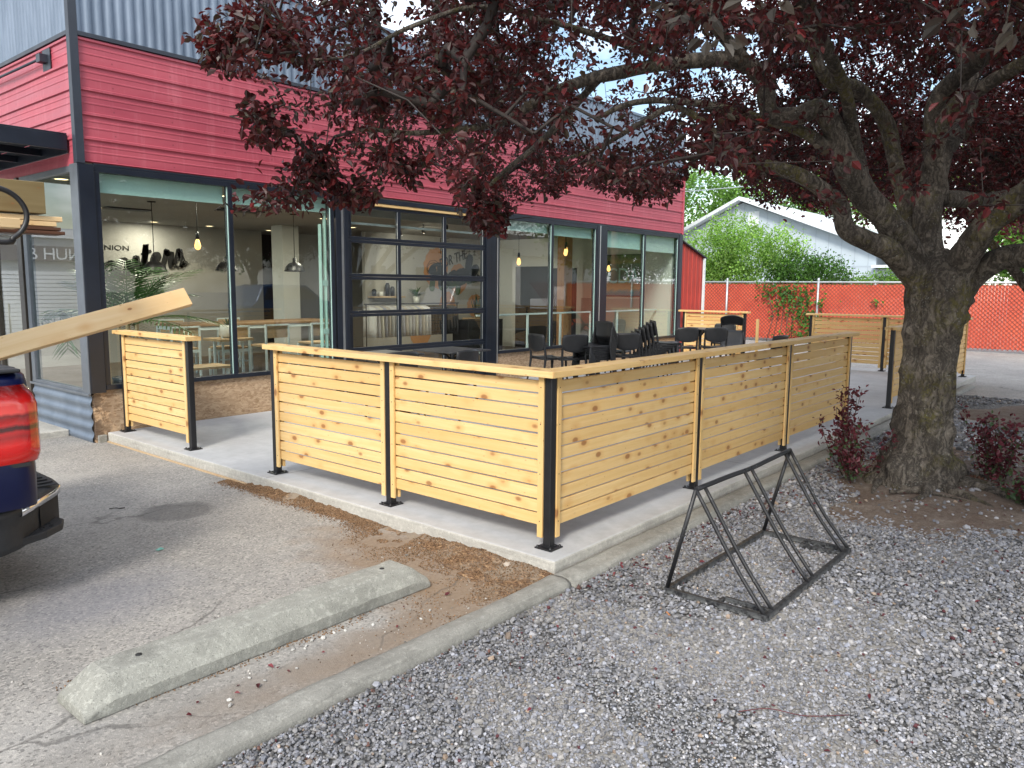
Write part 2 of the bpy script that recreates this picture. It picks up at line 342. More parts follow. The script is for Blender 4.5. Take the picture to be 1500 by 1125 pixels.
def mat_bark():
    t=NT('plum_bark'); p=t.pos()
    w=t.n('VectorMath',{0:p,1:t.n('VectorMath',{0:t.n('TexNoise',{'Vector':p,'Scale':7.0,'Detail':5}).outputs[1],'Scale':.22},operation='SCALE').outputs[0]},operation='ADD').outputs[0]
    r=t.math('MULTIPLY',t.math('ABSOLUTE',t.math('SUBTRACT',t.noise(t.map(w,(13,13,2.6)),1.0,6,.62,.3),.5)),1.6); f=t.noise(p,3.5,6,.65); fi=t.noise(t.map(p,(1,1,.45)),45,5,.7)
    c=t.mix(t.ramp(f,[(.35,0),(.65,1)]),(.165,.14,.112),(.35,.305,.25)); c=t.mix(t.math('MULTIPLY',t.ramp(fi,[(.38,1),(.6,0)]),.55),c,(.04,.03,.024))
    c=t.mix(t.math('MULTIPLY',t.ramp(r,[(.0,1),(.13,0)]),.8),c,(.026,.021,.018))
    moss=t.math('MULTIPLY',t.ramp(t.noise(p,2.1,4,.6),[(.51,0),(.63,1)]),t.ramp(t.noise(p,30,4,.7),[(.42,0),(.58,1)])); c=t.mix(t.math('MULTIPLY',moss,.75),c,(.17,.15,.028))
    li=t.math('MULTIPLY',t.ramp(t.vor(p,34),[(.14,1),(.24,0)]),t.ramp(t.noise(p,6,3),[(.5,0),(.6,1)])); c=t.mix(t.math('MULTIPLY',li,.6),c,(.36,.37,.33))
    t.P(Base_Color=c,Roughness=.92,Normal=t.bump(t.math('ADD',t.math('MULTIPLY',t.ramp(r,[(0,0),(.22,1)]),.7),t.math('MULTIPLY',fi,1.0)),1.0,.03)); return t.m
M['bark']=mat_bark()
def mat_glass(name,tint=(.93,.97,.95),ior=1.52,boost=1.0):
    t=NT(name); g=t.n('NewGeometry'); fr=t.n('Fresnel',{'IOR':ior}).outputs[0]
    f=t.math('MULTIPLY',t.math('MULTIPLY',fr,boost,clamp=True),t.math('SUBTRACT',1,g.outputs['Backfacing']))
    nb=t.bump(t.noise(t.map(t.pos(),(1,1,.6)),1.3,2),.02,.02)
    tr=t.n('BsdfTransparent',{'Color':tint}); gl=t.n('BsdfGlossy',{'Color':(1,1,1),'Roughness':0.0,'Normal':nb})
    ms=t.n('MixShader',{0:f,1:tr.outputs[0],2:gl.outputs[0]}); t.t.links.new(ms.outputs[0],t.out.inputs[0]); return t.m
M['glass']=mat_glass('window_glass',(.90,.95,.93),1.6,1.55)
M['car_glass']=mat_glass('vehicle_glass',(.08,.09,.10),1.6,1.5)
M['shade']=simple('roller_shade_fabric',(.55,.72,.68),.8,0,.05,3,.05,200)
M['shade_w']=simple('pale_roller_shade',(.62,.70,.66),.8,0,.05,3,.05,200)
M['wall_in']=simple('interior_plaster',(.40,.385,.36),.85,0,.06,1.2,.03,40)
M['wall_in_w']=simple('interior_white_wall',(.66,.66,.62),.85,0,.06,1.2,.03,40)
M['ceil']=simple('interior_ceiling',(.36,.35,.33),.9,0,.08,1,.03,40)
M['floor_in']=simple('interior_floor',(.14,.10,.07),.45,0,.2,2,.03,40)
M['ink']=simple('wall_lettering_paint',(.012,.012,.012),.6,0,.1,3,0)
M['blue']=NT('blue_car_paint'); _t=M['blue']; _t.P(Base_Color=(.002,.005,.036),Metallic=.0,Roughness=.28,Specular_IOR_Level=.45); M['blue']=_t.m
M['white_paint']=simple('white_house_siding',(.70,.72,.70),.6,0,.06,2,.05,40)
# ================================================================== GROUND
G=-.10
def sheet(name,x0,x1,y0,y1,z,mat,nx=1,ny=1,fn=None):
    xs=np.linspace(x0,x1,nx+1); ys=np.linspace(y0,y1,ny+1); X,Y=np.meshgrid(xs,ys,indexing='ij'); Z=np.full(X.shape,z) if fn is None else fn(X,Y)
    V=np.stack([X.ravel(),Y.ravel(),Z.ravel()],1); i=np.arange(nx)[:,None]*(ny+1)+np.arange(ny)[None]; i=i.ravel()
    F=np.stack([i,i+ny+1,i+ny+2,i+1],1); return npmesh(name,V,F,mat,smooth=True)
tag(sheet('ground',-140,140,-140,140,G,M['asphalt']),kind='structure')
def vnoise(x,y,s,seed=0):
    xi=np.floor(x*s).astype(int); yi=np.floor(y*s).astype(int); fx=x*s-xi; fy=y*s-yi; fx=fx*fx*(3-2*fx); fy=fy*fy*(3-2*fy)
    def h(a,b): return (np.sin(a*127.1+b*311.7+seed*74.7)*43758.5453)%1
    return (h(xi,yi)*(1-fx)+h(xi+1,yi)*fx)*(1-fy)+(h(xi,yi+1)*(1-fx)+h(xi+1,yi+1)*fx)*fy
KX1=11.6
def gbase(X,Y): return -.118+.012*vnoise(X,Y,2.2,3)
tag(sheet('gravel_bed',-9,10.6,-11,-.33,0,M['gbase'],200,110,lambda X,Y:np.where((X<-8.9)|(X>10.5)|(Y<-10.9),G-.02,gbase(X,Y)+.012)),kind='structure')
# soil patch under the tree
def soilz(X,Y):
    d=np.hypot((X-4.0)/1.75,(Y+1.65)/.95)+.35*(vnoise(X,Y,2,5)-.5)+.15*(vnoise(X,Y,7,6)-.5)
    return -.118+.075*np.clip(1.25-d,0,1)**.8+.012*vnoise(X,Y,14,8)-.03*(d>1.1)
tag(sheet('soil_patch',1.6,6.6,-3.3,-.5,0,M['soil'],150,100,soilz),kind='structure')
def soil2(X,Y):
    d=np.hypot((X-8.6)/1.5,(Y+1.7)/1.1)+.35*(vnoise(X,Y,2,15)-.5); return -.118+.06*np.clip(1.2-d,0,1)-.03*(d>1.1)
tag(sheet('soil_patch',6.9,10.3,-3.0,-.45,0,M['soil'],60,50,soil2),kind='structure')
# patio slab
b=MB(); b.box(-.17,12.75,-.17,5.715,-.2,0); o=b.build('patio_slab',M['slab'],bevel=.012); tag(o,kind='structure')
o.data.materials.append(M['slab_edge'])
for p_ in o.data.polygons:
    if abs(p_.normal.z)<.5: p_.material_index=1
# form board strip along the foot of the slab
b=MB(); b.box(-.192,-.172,2.9,5.68,-.14,-.086,axis=1,ch=.004); tag(b.build('form_strip',M['seat_wood']),'thin yellow wooden form strip along the foot of the patio slab','wood strip')
# kerb (rough, rounded)
def kerb(name,x0,x1,y0,y1,zt,mat,seed):
    n=int((x1-x0)/.03); xs=np.linspace(x0,x1,n); rings=[]
    prof=[(0,-.16),(0,-.035),(.012,-.01),(.035,0),(.5,.0),(1,0)]
    sec=[(y0,-.2),(y0,zt-.035),(y0+.008,zt-.012),(y0+.03,zt),(y0+.06,zt+.003),(y1-.04,zt+.002),(y1-.012,zt-.006),(y1,zt-.03),(y1,-.2)]
    for x in xs:
        r=[]
        for k,(y,z) in enumerate(sec):
            a=float(vnoise(np.array(x+k*3.1),np.array(y*4.),9,seed))-.5; c=float(vnoise(np.array(x*1.0),np.array(k*1.7),1.6,seed+4))-.5
            ed=1.5 if k in (2,3,4) else .7
            chip=max(0,float(vnoise(np.array(x),np.array(k*.4),4.5,seed+9))-.78)*.14 if k in (2,3,4) else 0
            r.append((x,y+a*.008*ed+c*.014+chip,z+a*.008*ed+c*.007-chip*1.0))
        rings.append(r)
    bb=MB(); bb.loft(rings,closed=True,cap=True,smooth=True); return bb.build(name,mat)
tag(kerb('kerb',-6.5,-.235,-.335,-.19,-.045,M['kerb'],1),kind='structure')
tag(kerb('kerb',-.228,KX1,-.345,-.19,-.05,M['kerb'],2),kind='structure')
# sidewalk beside the left wall, road, far pavement
b=MB(); b.box(-8,-.31,6.35,16,-.19,-.03); tag(b.build('sidewalk',M['slab_edge'],bevel=.01),kind='structure')
# dirt bank along slab foot
def dirtz(X,Y):
    t=np.clip((Y+.19)/3.4,0,1); w=.05+.36*np.clip(1-(Y+.19)/1.2,0,1)+.14*vnoise(X*0,Y,2.2,2)
    d=(-.165-X)/w+.4*(vnoise(X,Y,6,3)-.5); h=.036*np.clip(1-d,0,1)**1.3*np.clip((3.4-Y)/.7,0,1)*(.25+1.3*vnoise(X*.8,Y,2.6,9)); return G+.0-.012+h+.016*vnoise(X,Y,24,4)*(h>0.002)
def mat_dirt():
    t=NT('mulchy_dirt'); p=t.pos(); vv=t.n('TexVoronoi',{'Vector':t.map(p,(1,.6,1)),'Scale':90.0}); s_=t.sep(vv.outputs['Color'])[0]
    c=t.ramp(s_,[(0,(.07,.035,.018)),(.5,(.17,.095,.05)),(.85,(.27,.16,.08)),(1,(.40,.27,.15))]); c=t.mix(t.ramp(t.noise(p,4,5,.65),[(.42,0),(.55,.85)]),c,(.25,.205,.155))
    t.P(Base_Color=c,Roughness=.95,Normal=t.bump(t.noise(p,110,3),.9,.01)); return t.m
M['dirt']=mat_dirt()
tag(sheet('dirt_bank',-1.05,-.165,-.20,3.5,0,M['dirt'],70,260,dirtz),kind='structure')
# ------------------------------------------------------------------ scattered stones
ico_v=[];t_=(1+5**.5)/2
ico_v=np.array([(-1,t_,0),(1,t_,0),(-1,-t_,0),(1,-t_,0),(0,-1,t_),(0,1,t_),(0,-1,-t_),(0,1,-t_),(t_,0,-1),(t_,0,1),(-t_,0,-1),(-t_,0,1)])/math.hypot(1,t_)
ico_f=np.array([(0,11,5),(0,5,1),(0,1,7),(0,7,10),(0,10,11),(1,5,9),(5,11,4),(11,10,2),(10,7,6),(7,1,8),(3,9,4),(3,4,2),(3,2,6),(3,6,8),(3,8,9),(4,9,5),(2,4,11),(6,2,10),(8,6,7),(9,8,1)])
def rand_rot(n,tilt=.5):
    az=rng.uniform(0,2*PI,n); ax=rng.normal(0,tilt,n); ay=rng.normal(0,tilt,n)
    ca,sa=np.cos(az),np.sin(az); cx,sx=np.cos(ax),np.sin(ax); cy,sy=np.cos(ay),np.sin(ay); O=np.zeros(n); I=np.ones(n)
    Rz=np.stack([ca,-sa,O,sa,ca,O,O,O,I],1).reshape(n,3,3); Rx=np.stack([I,O,O,O,cx,-sx,O,sx,cx],1).reshape(n,3,3); Ry=np.stack([cy,O,sy,O,I,O,-sy,O,cy],1).reshape(n,3,3)
    return Rz@Rx@Ry
def stones(name,P,size,colors,mat,flat=(.45,.8),jag=.18,tilt=.35,parent=None):
    n=len(P); base=ico_v[None]*(1+rng.normal(0,jag,(n,12,1))); sc=np.stack([size,size*rng.uniform(.55,.95,n),size*rng.uniform(*flat,n)],1)
    V=np.einsum('nij,nkj->nki',rand_rot(n,tilt),base*sc[:,None]*.5)+P[:,None]
    F=(ico_f[None]+12*np.arange(n)[:,None,None]).reshape(-1,3); C=np.repeat(colors,12,0)
    return npmesh(name,V.reshape(-1,3),F,mat,parent,C)
def wedge(n,r0,r1,y1,pw=1.0):
    a=rng.uniform(CYAW-R(46),CYAW+R(46) ,n); r=np.sqrt(rng.uniform(r0*r0,r1*r1,n)); x=CPOS.x+r*np.cos(a); y=CPOS.y+r*np.sin(a); k=(y<y1)&(x<10.4); return x[k],y[k]
xs=[];ys=[];ss=[]
for r0,r1,dens,sm in ((.9,3.5,8200,.0108),(3.5,6,4300,.0140),(6,9,1700,.0195),(9,14,560,.027)):
    n=int(dens*R(92)/2*(r1*r1-r0*r0)); x,y=wedge(n,r0,r1,-.345); xs.append(x);ys.append(y);ss.append(sm*np.exp(rng.normal(0,.30,len(x))))
x=np.concatenate(xs);y=np.concatenate(ys);s_=np.concatenate(ss)
# finer, paler worn area in the middle of the bed
worn=vnoise(x,y,.9,21)+.5*vnoise(x,y,3,22)>1.02
s_=np.where(worn&(np.hypot(x-CPOS.x,y-CPOS.y)<5),s_*.72,s_)
sd_=soilz(x,y)+.118; insoil=(np.hypot((x-4.0)/1.75,(y+1.65)/.95)+.35*(vnoise(x,y,2,5)-.5)<.98)|(np.hypot((x-8.6)/1.5,(y+1.7)/1.1)<.95)
keep=~insoil|(rng.uniform(0,1,len(x))<.05); x,y,s_,worn=x[keep],y[keep],s_[keep],worn[keep]
k=len(x); v=rng.uniform(0,1,k); g_=np.interp(v,[0,.15,.5,.8,.93,1],[.11,.165,.225,.285,.35,.48]); hue=rng.normal(0,1,k)
g_=g_*np.where(worn,1.12,1.0)*(0.72+.55*vnoise(x,y,.5,31)); C=np.stack([g_*(1+.04*hue),g_*(1+.015*hue),g_*(1.06-.04*hue)],1)
br=rng.uniform(0,1,k)<.012; C[br]*=np.array([1.25,.95,.68]); rd=(rng.uniform(0,1,k)<.005); C[rd]=np.array([.09,.025,.03])
near=(y>-.75)&(rng.uniform(0,1,k)<.04*np.clip((y+.75)/.3,0,1)); C[near]=np.array([.10,.05,.04])*rng.uniform(.6,1.6,(near.sum(),1))
z=gbase(x,y)+.016+rng.uniform(0,1,k)**1.5*s_*.55
z=np.where(insoil[keep],soilz(x,y)+.006,z)
tag(stones('gravel',np.stack([x,y,z],1),s_*1.25,C,M['stone']),'loose grey crushed gravel covering the bed beside the patio','gravel',kind='stuff')
# crumbs of soil and chips over the dirt and the lot
n=22000; y=rng.uniform(-.2,3.3,n); w=.12+.75*np.clip(1-(y+.19)/1.8,0,1); x=-.17-np.abs(rng.normal(0,.55,n))*w; kq=(vnoise(x,y,5,41)+.5*vnoise(x,y,13,42))>.62; x,y=x[kq],y[kq]; x2=rng.uniform(-2.5,-.2,3500); y2=np.where(rng.uniform(0,1,3500)<.5,.24+rng.normal(0,.05,3500),.56+np.abs(rng.normal(0,.05,3500)))
cl=vnoise(x2,y2,2.2,40)>.55; x2,y2=x2[cl],y2[cl]; x=np.concatenate([x,x2]);y=np.concatenate([y,y2]); kk=(y>-.19); x,y=x[kk],y[kk]
z=np.maximum(np.where(x>-1.05,dirtz(x,y),G),G)+.002; k=len(x)
C=np.stack([rng.uniform(.08,.30,k)]*3,1)*np.array([1,.62,.36])*rng.uniform(.7,1.2,(k,1))
tag(stones('soil_crumbs',np.stack([x,y,z],1),rng.uniform(.003,.011,k),C,M['crumb'],(.4,.9)),'brown crumbs of soil and bark chips beside the slab foot','soil crumbs',kind='stuff')
# grit on the lot between wheel stop and kerb
n=2600; x=rng.uniform(-3.2,.1,n); y=rng.uniform(-.18,.9,n); kk=(vnoise(x,y,3,50)>.5)&(y>-.17)&(x<-.2)&~((y>.2)&(y<.55)&(x<-.7)&(x>-2.6)); x,y=x[kk],y[kk]; k=len(x)
g_=rng.uniform(.15,.5,k); sz=np.exp(rng.normal(-5.35,.5,k)); tag(stones('lot_grit',np.stack([x,y,np.full(k,G)+sz*.2],1),sz,np.stack([g_,g_*.95,g_*.87],1),M['stone']),'small grit scattered on the lot between wheel stop and kerb','grit',kind='stuff')
# a handful of countable pebbles by the wheel stop
px=[(-1.66,.20),(-1.6,.185),(-1.55,.21),(-1.62,.165),(-1.5,.19),(-1.43,.2),(-1.38,.18),(-1.9,.05),(-1.93,.12),(-2.1,-.02),(-2.08,.02),(-1.25,.13),(-1.75,.04),(-1.05,.0),(-.95,.04)]
desc=None
for i,(a,c) in enumerate(px):
    s1=random.uniform(.016,.03); o=stones('pebble',np.array([[0,0,0.]]),np.array([s1]),np.array([[.5,.49,.46]])*random.uniform(.7,1.1),M['stone'],jag=.08); o.location=(a,c,G+s1*.25)
    tag(o,'pale pebble lying on the lot between wheel stop and kerb','pebble','pale pebbles beside the wheel stop')
o=stones('rock',np.array([[0,0,0.]]),np.array([.05]),np.array([[.42,.36,.30]]),M['stone'],jag=.06); o.location=(-.245,.12,G+.035); tag(o,'rounded tan rock on the dirt at the slab corner','rock')
# ------------------------------------------------------------------ wheel stop
def wheelstop():
    L0,L1=-2.53,-.72; n=60; rings=[]
    for i in range(n+1):
        t=i/n; x=L0+(L1-L0)*t; e=min(1,max(0,(t if t<.5 else 1-t)*(L1-L0)/.11)); h=.045+.095*e; 
        sec=[(-.13,0),(-.132,h*.42),(-.075-.03*(1-e),h),(.075+.03*(1-e),h),(.132,h*.42),(.13,0)]
        r=[]
        for k,(y,z) in enumerate(sec):
            a=float(vnoise(np.array(x+k*7.),np.array(k*1.),14,6))-.5; r.append((x,y+a*.006,z+a*.006*(z>0)))
        rings.append(r)
    b=MB(); b.loft(rings,smooth=False); o=b.build('wheel_stop',M['stop'],bevel=.006); o.location=(0,.40,G+.001)
    tag(o,'weathered concrete wheel stop with sloped ends lying on the lot','wheel stop')
    for x in (-2.26,-.96):
        h=MB(); h.lathe([(0,.1425),(.013,.1425),(.014,.12)],12,(x,0,0)); h.build('pin_hole',M['dark'],o)
wheelstop()
# ------------------------------------------------------------------ bike rack
def rack():
    t=thing('bike_rack','black steel bike rack with slanted wheel slots standing on the gravel','bike rack',(.05,-1.32,-.088),R(0))
    W_,D_,H_,ty=1.33,.55,.60,.40; q=.014
    b=MB(); 
    b.box(0,W_,-q,q,0,2*q,axis=0); b.box(0,W_,D_-q,D_+q,0,2*q,axis=0); b.box(-q,q,-q,D_+q,.001,2*q+.001,axis=1); b.box(W_-q,W_+q,-q,D_+q,.001,2*q+.001,axis=1)
    for x in (.10,W_-.10):  # short ground slots
        b.box(x-q*.8,x+q*.8,q,.26,.002,.024,axis=1); b.box(min(x,0 if x<.5 else W_),max(x,0 if x<.5 else W_),.25,.272,.003,.023)
    b.build('base_frame',M['rack'],t,bevel=.003)
    s=MB(); pts=catmull([(0,ty,H_),(.4,ty,H_-.004),(.7,ty,H_-.012),(1.0,ty,H_-.006),(W_,ty,H_)],4); s.tube(pts,.014,8); s.build('top_bar',M['rack'],t)
    for x in (.0,.095,.60,.695,W_-.095,W_):
        s=MB(); s.tube(catmull([(x,.0,.02),(x+(.006 if x<1.2 else -.01),ty*.45,H_*.42),(x,ty,H_)],5),.011,8); s.build('slot_bar',M['rack'],t)
    for x in (0,W_):
        s=MB(); s.tube([(x,D_,.02),(x,ty,H_)],.012,8); s.build('back_leg',M['rack'],t)
def mat_rack():
    t_=NT('worn_black_paint'); p=t_.obj(); w=t_.math('MULTIPLY',t_.ramp(t_.noise(p,55,4,.7),[(.60,0),(.66,.7)]),t_.ramp(t_.noise(p,5,3),[(.48,0),(.7,1)]))
    lo=t_.ramp(t_.sep(p)[2],[(.0,.55),(.035,0)]); lo=t_.math('MULTIPLY',lo,t_.ramp(t_.noise(p,30,4,.7),[(.40,0),(.55,1)]))
    c=t_.mix(w,(.014,.014,.016),(.30,.31,.32)); c=t_.mix(lo,c,(.26,.27,.27)); t_.P(Base_Color=c,Roughness=.45,Normal=t_.bump(t_.noise(p,120,3),.2,.003)); return t_.m
M['rack']=mat_rack(); rack()
# ------------------------------------------------------------------ railings
PH=1.035; CAPT=.038
def post(parent,x,y):
    b=MB(); b.box(-.026,.026,-.026,.026,0.01,PH,axis=2); o=b.build('post',M['black_metal'],parent,bevel=.004); o.location=(x,y,0)
    p=MB(); p.box(-.062,.062,-.062,.062,.0,.009); p.box(-.036,.036,-.036,.036,.0092,.016); 
    o2=p.build('base_plate',M['black_metal'],o,bevel=.002)
    for sx in (-1,1):
        for sy in (-1,1):
            bb=MB(); bb.lathe([(0,.020),(.007,.019),(.009,.0095)],6,(sx*.047,sy*.047,0)); bb.build('anchor_bolt',M['black_metal'],o)
    return o
def panel(parent,p0,p1,out,battens=(1,1)):
    """slat panel from post centre p0 to p1; out=+1/-1 side (unit vector) on which vertical battens stand proud"""
    p0=Vector((*p0,0)); p1=Vector((*p1,0)); d=(p1-p0); Ln=d.length; d.normalize(); n=Vector((out[0],out[1],0))
    Mx=Matrix(((d.x,n.x,0,p0.x),(d.y,n.y,0,p0.y),(0,0,1,0),(0,0,0,1)))
    b=MB(); nS=11; pt=.0808
    for i in range(nS):
        z0=.128+i*pt+random.uniform(-.0012,.0012); j=random.uniform(-.0015,.0015); b.box(.030,Ln-.030,-.010+j,.010+j,z0,z0+.0705,axis=0,M=Mx,ch=.002)
    b.build('slat_panel',M['pine'],parent)
    for e in (0,1):
        x0=.030 if e==0 else Ln-.070; bt=MB(); bt.box(x0,x0+.040,.0135,.031,.062,PH-.006,axis=2,M=Mx,ch=.002); bt.build('batten',M['pine'],parent)
        bt=MB(); bt.box(x0,x0+.040,-.031,-.0135,.062,PH-.006,axis=2,M=Mx,ch=.002); bt.build('batten',M['pine'],parent)
        if p0.x<2 and p0.y<2.9 and parent.name=='patio_railing':
            for z in (.16,.45,.75,.97):
                sc=MB(); sc.lathe([(0,.0012),(.0035,.0008),(.004,0)],8); so_=sc.build('screw',M['dark'],parent,fixn=False); w=Mx@Vector((x0+.02,.0312,z)); so_.location=w; so_.rotation_euler=Vector((n.x,n.y,0)).to_track_quat('Z','Y').to_euler()
def cap(parent,x0,x1,y0,y1,axis,miter0=0,miter1=0):
    b=MB(); b.box(x0,x1,y0,y1,PH,PH+CAPT,axis=axis,ch=.003)
    # mitre: shift end vertices
    vs=[]
    for v in b.v:
        v=list(v)
        vs.append(tuple(v))
    b.v=vs; return b.build('cap_rail',M['pine'],parent)
L1,L2=1.874,1.42; CW=.075
r1=thing('patio_railing','L-shaped knotty pine slat railing with black posts at the near patio corner','railing')
for k in range(1,4): post(r1,k*L1,0)
post(r1,0,0)
for k in (1,2): post(r1,0,k*L2)
for k in range(3): panel(r1,(k*L1,0),((k+1)*L1,0),(0,-1))
for k in range(2): panel(r1,(0,k*L2),(0,(k+1)*L2),(-1,0))
def mitred_cap(parent,pts):
    """pts: plan polygon (4) extruded, grain along first edge"""
    d=(Vector(pts[1])-Vector(pts[0])).normalized(); r=[random.uniform(-50,50) for _ in range(3)]; vs=[];gs=[]
    c=.003
    for z in (PH,PH+CAPT):
        for p in pts: vs.append((p[0],p[1],z)); q=Vector(p); gs.append((q.dot(d)+r[0],q.x*-d.y+q.y*d.x+r[1],z+r[2]))
    b=MB(); b.add(vs,[(3,2,1,0),(4,5,6,7),(0,1,5,4),(1,2,6,5),(2,3,7,6),(3,0,4,7)],gs); return b.build('cap_rail',M['pine'],parent,bevel=.003)
e=.0012
mitred_cap(r1,[(-CW+e,-CW),(3*L1+.13,-CW),(3*L1+.13,CW),(CW+e,CW)])
mitred_cap(r1,[(-CW,2*L2+.06),(-CW,-CW+e),(CW,CW+e),(CW,2*L2+.06)])
r2=thing('patio_railing','short single-panel pine slat railing with black posts in front of the palm window','railing')
for y in (4.24,5.62): post(r2,0,y)
panel(r2,(0,4.24),(0,5.62),(-1,0)); b=MB(); b.box(-CW,CW,4.15,5.70,PH,PH+CAPT,axis=1,ch=.003); 
b.build('cap_rail',M['pine'],r2)
r3=thing('patio_railing','small orange-lit pine slat railing at the far end beside the red lean-to wall','railing')
for y in (5.55,4.12): post(r3,12.3,y)
panel(r3,(12.3,4.12),(12.3,5.55),(-1,0)); b=MB(); b.box(12.3-CW,12.3+CW,4.03,5.66,PH,PH+CAPT,axis=1,ch=.003); b.build('cap_rail',M['pine'],r3)
b=MB(); b.box(12.2,12.24,3.78,3.83,.0,.92,axis=2); b.box(12.2,12.24,4.25,4.3,.0,.9,axis=2); tag(b.build('wooden_stake',M['pine']),'narrow pine gate stakes beside the small far railing','stake')
r4=thing('patio_railing','far L-shaped pine slat railing passing behind the tree trunk','railing')
for y in (2.74,1.35,-.02): post(r4,12.35,y)
for x in (7.40,9.05,10.7): post(r4,x,-.02)
panel(r4,(12.35,1.35),(12.35,2.74),(-1,0)); panel(r4,(12.35,-.02),(12.35,1.35),(-1,0))
for a,c in ((7.4,9.05),(9.05,10.7),(10.7,12.35)): panel(r4,(a,-.02),(c,-.02),(0,-1))
b=MB(); b.box(12.35-CW,12.35+CW,-.02-CW,2.83,PH,PH+CAPT,axis=1,ch=.003); b.build('cap_rail',M['pine'],r4)
b=MB(); b.box(7.28,12.35-CW-.002,-.02-CW,-.02+CW,PH+.001,PH+CAPT+.001,axis=0,ch=.003); b.build('cap_rail',M['pine'],r4)
# ================================================================== CAFE
FX0,FX1,FY,TOP=-.29,12.39,5.72,4.97
SX=-.29
cafe=thing('cafe_building','red and grey metal-clad cafe with black-framed storefront windows and glass garage door','cafe',(0,0,0))
def corr_wall(name,a0,a1,z0,z1,plane,axis,mat,pitch=.105,amp=.024,parent=None,out=-1,vertical=True,thick=True):
    n=int((a1-a0)/pitch*8); a=np.linspace(a0,a1,n+1); ph=(a-a0)/pitch*2*PI; s=np.sin(ph); s=np.sign(s)*np.abs(s)**.8
    d=plane+out*amp*(s+1)/2
    if vertical: A=np.concatenate([a,a]); D=np.concatenate([d,d]); Z=np.concatenate([np.full(n+1,z0),np.full(n+1,z1)])
    V=np.stack([A,D,Z],1) if axis==0 else np.stack([D,A,Z],1)
    i=np.arange(n); F=np.stack([i,i+1,i+n+2,i+n+1],1); return npmesh(name,V,F,mat,parent,smooth=True)
def rib_wall(name,a0,a1,z0,z1,plane,axis,mat,parent,out=-1,major=.238):
    # horizontal ribbed panel: profile in (depth,z)
    prof=[(0,z0)]; z=z1; pts=[]
    k=0; zz=z1
    while zz>z0+.001:
        base=zz
        for dz,d in ((.0,.0),(.008,.017),(.030,.017),(.040,.0),(.075,.0),(.080,.0035),(.092,.0035),(.097,0),(.140,.0),(.145,.0035),(.157,.0035),(.162,0)):
            if base-dz>z0: pts.append((d,base-dz))
        zz-=major
    pts.append((0,z0)); pr=np.array(pts); n=len(pr); seg=24; a=np.linspace(a0,a1,seg+1)
    A=np.repeat(a,n); D=plane+out*np.tile(pr[:,0],seg+1); Z=np.tile(pr[:,1],seg+1)
    D=D+out*.002*np.sin(A*3.1+Z*7)
    V=np.stack([A,D,Z],1) if axis==0 else np.stack([D,A,Z],1)
    i=(np.arange(seg)[:,None]*n+np.arange(n-1)[None]).ravel(); F=np.stack([i,i+1,i+n+1,i+n],1); return npmesh(name,V,F,mat,parent)
RB,RT=2.75,3.975
corr_wall('upper_wall',FX0+.03,FX1-.03,RT+.03,TOP,FY-.006,0,M['corr'],parent=cafe)
corr_wall('upper_wall',FY+.03,16,RT+.03,TOP,SX-.006,1,M['corr'],parent=cafe,pitch=.09)
rib_wall('siding_band',FX0+.04,FX1-.02,RB+.015,RT,FY-.004,0,M['red'],cafe)
rib_wall('siding_band',FY+.03,16,RB+.06,RT,SX-.004,1,M['red'],cafe,major=.238)
def part(name,mat,*boxes,bevel=.003,parent=None):
    for q in boxes: b=MB(); b.box(*q); o=b.build(name,mat,parent or cafe,bevel=bevel)
    return o
part('corner_trim',M['charcoal_trim'],(FX0-.035,FX0+.045,FY-.035,FY+.045,RB,TOP+.03))
part('corner_trim',M['red'],(FX1-.03,FX1+.03,FY-.025,FY+.03,RB+.0,RT))
part('band_trim',M['charcoal_trim'],(FX0+.046,FX1,FY-.034,FY-.001,RT+.002,RT+.045)); part('band_trim',M['charcoal_trim'],(SX-.034,SX-.001,FY+.046,16,RT+.002,RT+.045))
part('parapet_cap',M['corr'],(FX0+.05,FX1+.02,FY-.05,FY+.2,TOP+.001,TOP+.05)); part('parapet_cap',M['corr'],(SX-.05,SX+.2,FY+.202,16,TOP+.001,TOP+.05))
part('corner_column',M['navy_frame'],(FX0-.025,FX0+.125,FY-.03,FY+.16,.425,RB-.002))
part('corner_column',M['grey_frame'],(FX0-.037,FX0-.0255,FY-.022,FY+.155,.415,RB-.002))
# stem wall
part('stem_wall',M['osb'],(FX0+.01,2.8,FY+.004,FY+.15,-.2,.45),bevel=0); part('stem_wall',M['osb'],(5.95,FX1-.02,FY+.004,FY+.15,-.1,.45),bevel=0)
part('sheathing_seam',M['dark'],(.622,.628,FY+.001,FY+.006,.0,.45),(8.74,8.746,FY+.001,FY+.006,.0,.45),bevel=0)
part('foundation',M['kerb'],(FX0+.02,-.18,FY-.03,FY+.003,-.19,-.02),bevel=.01)
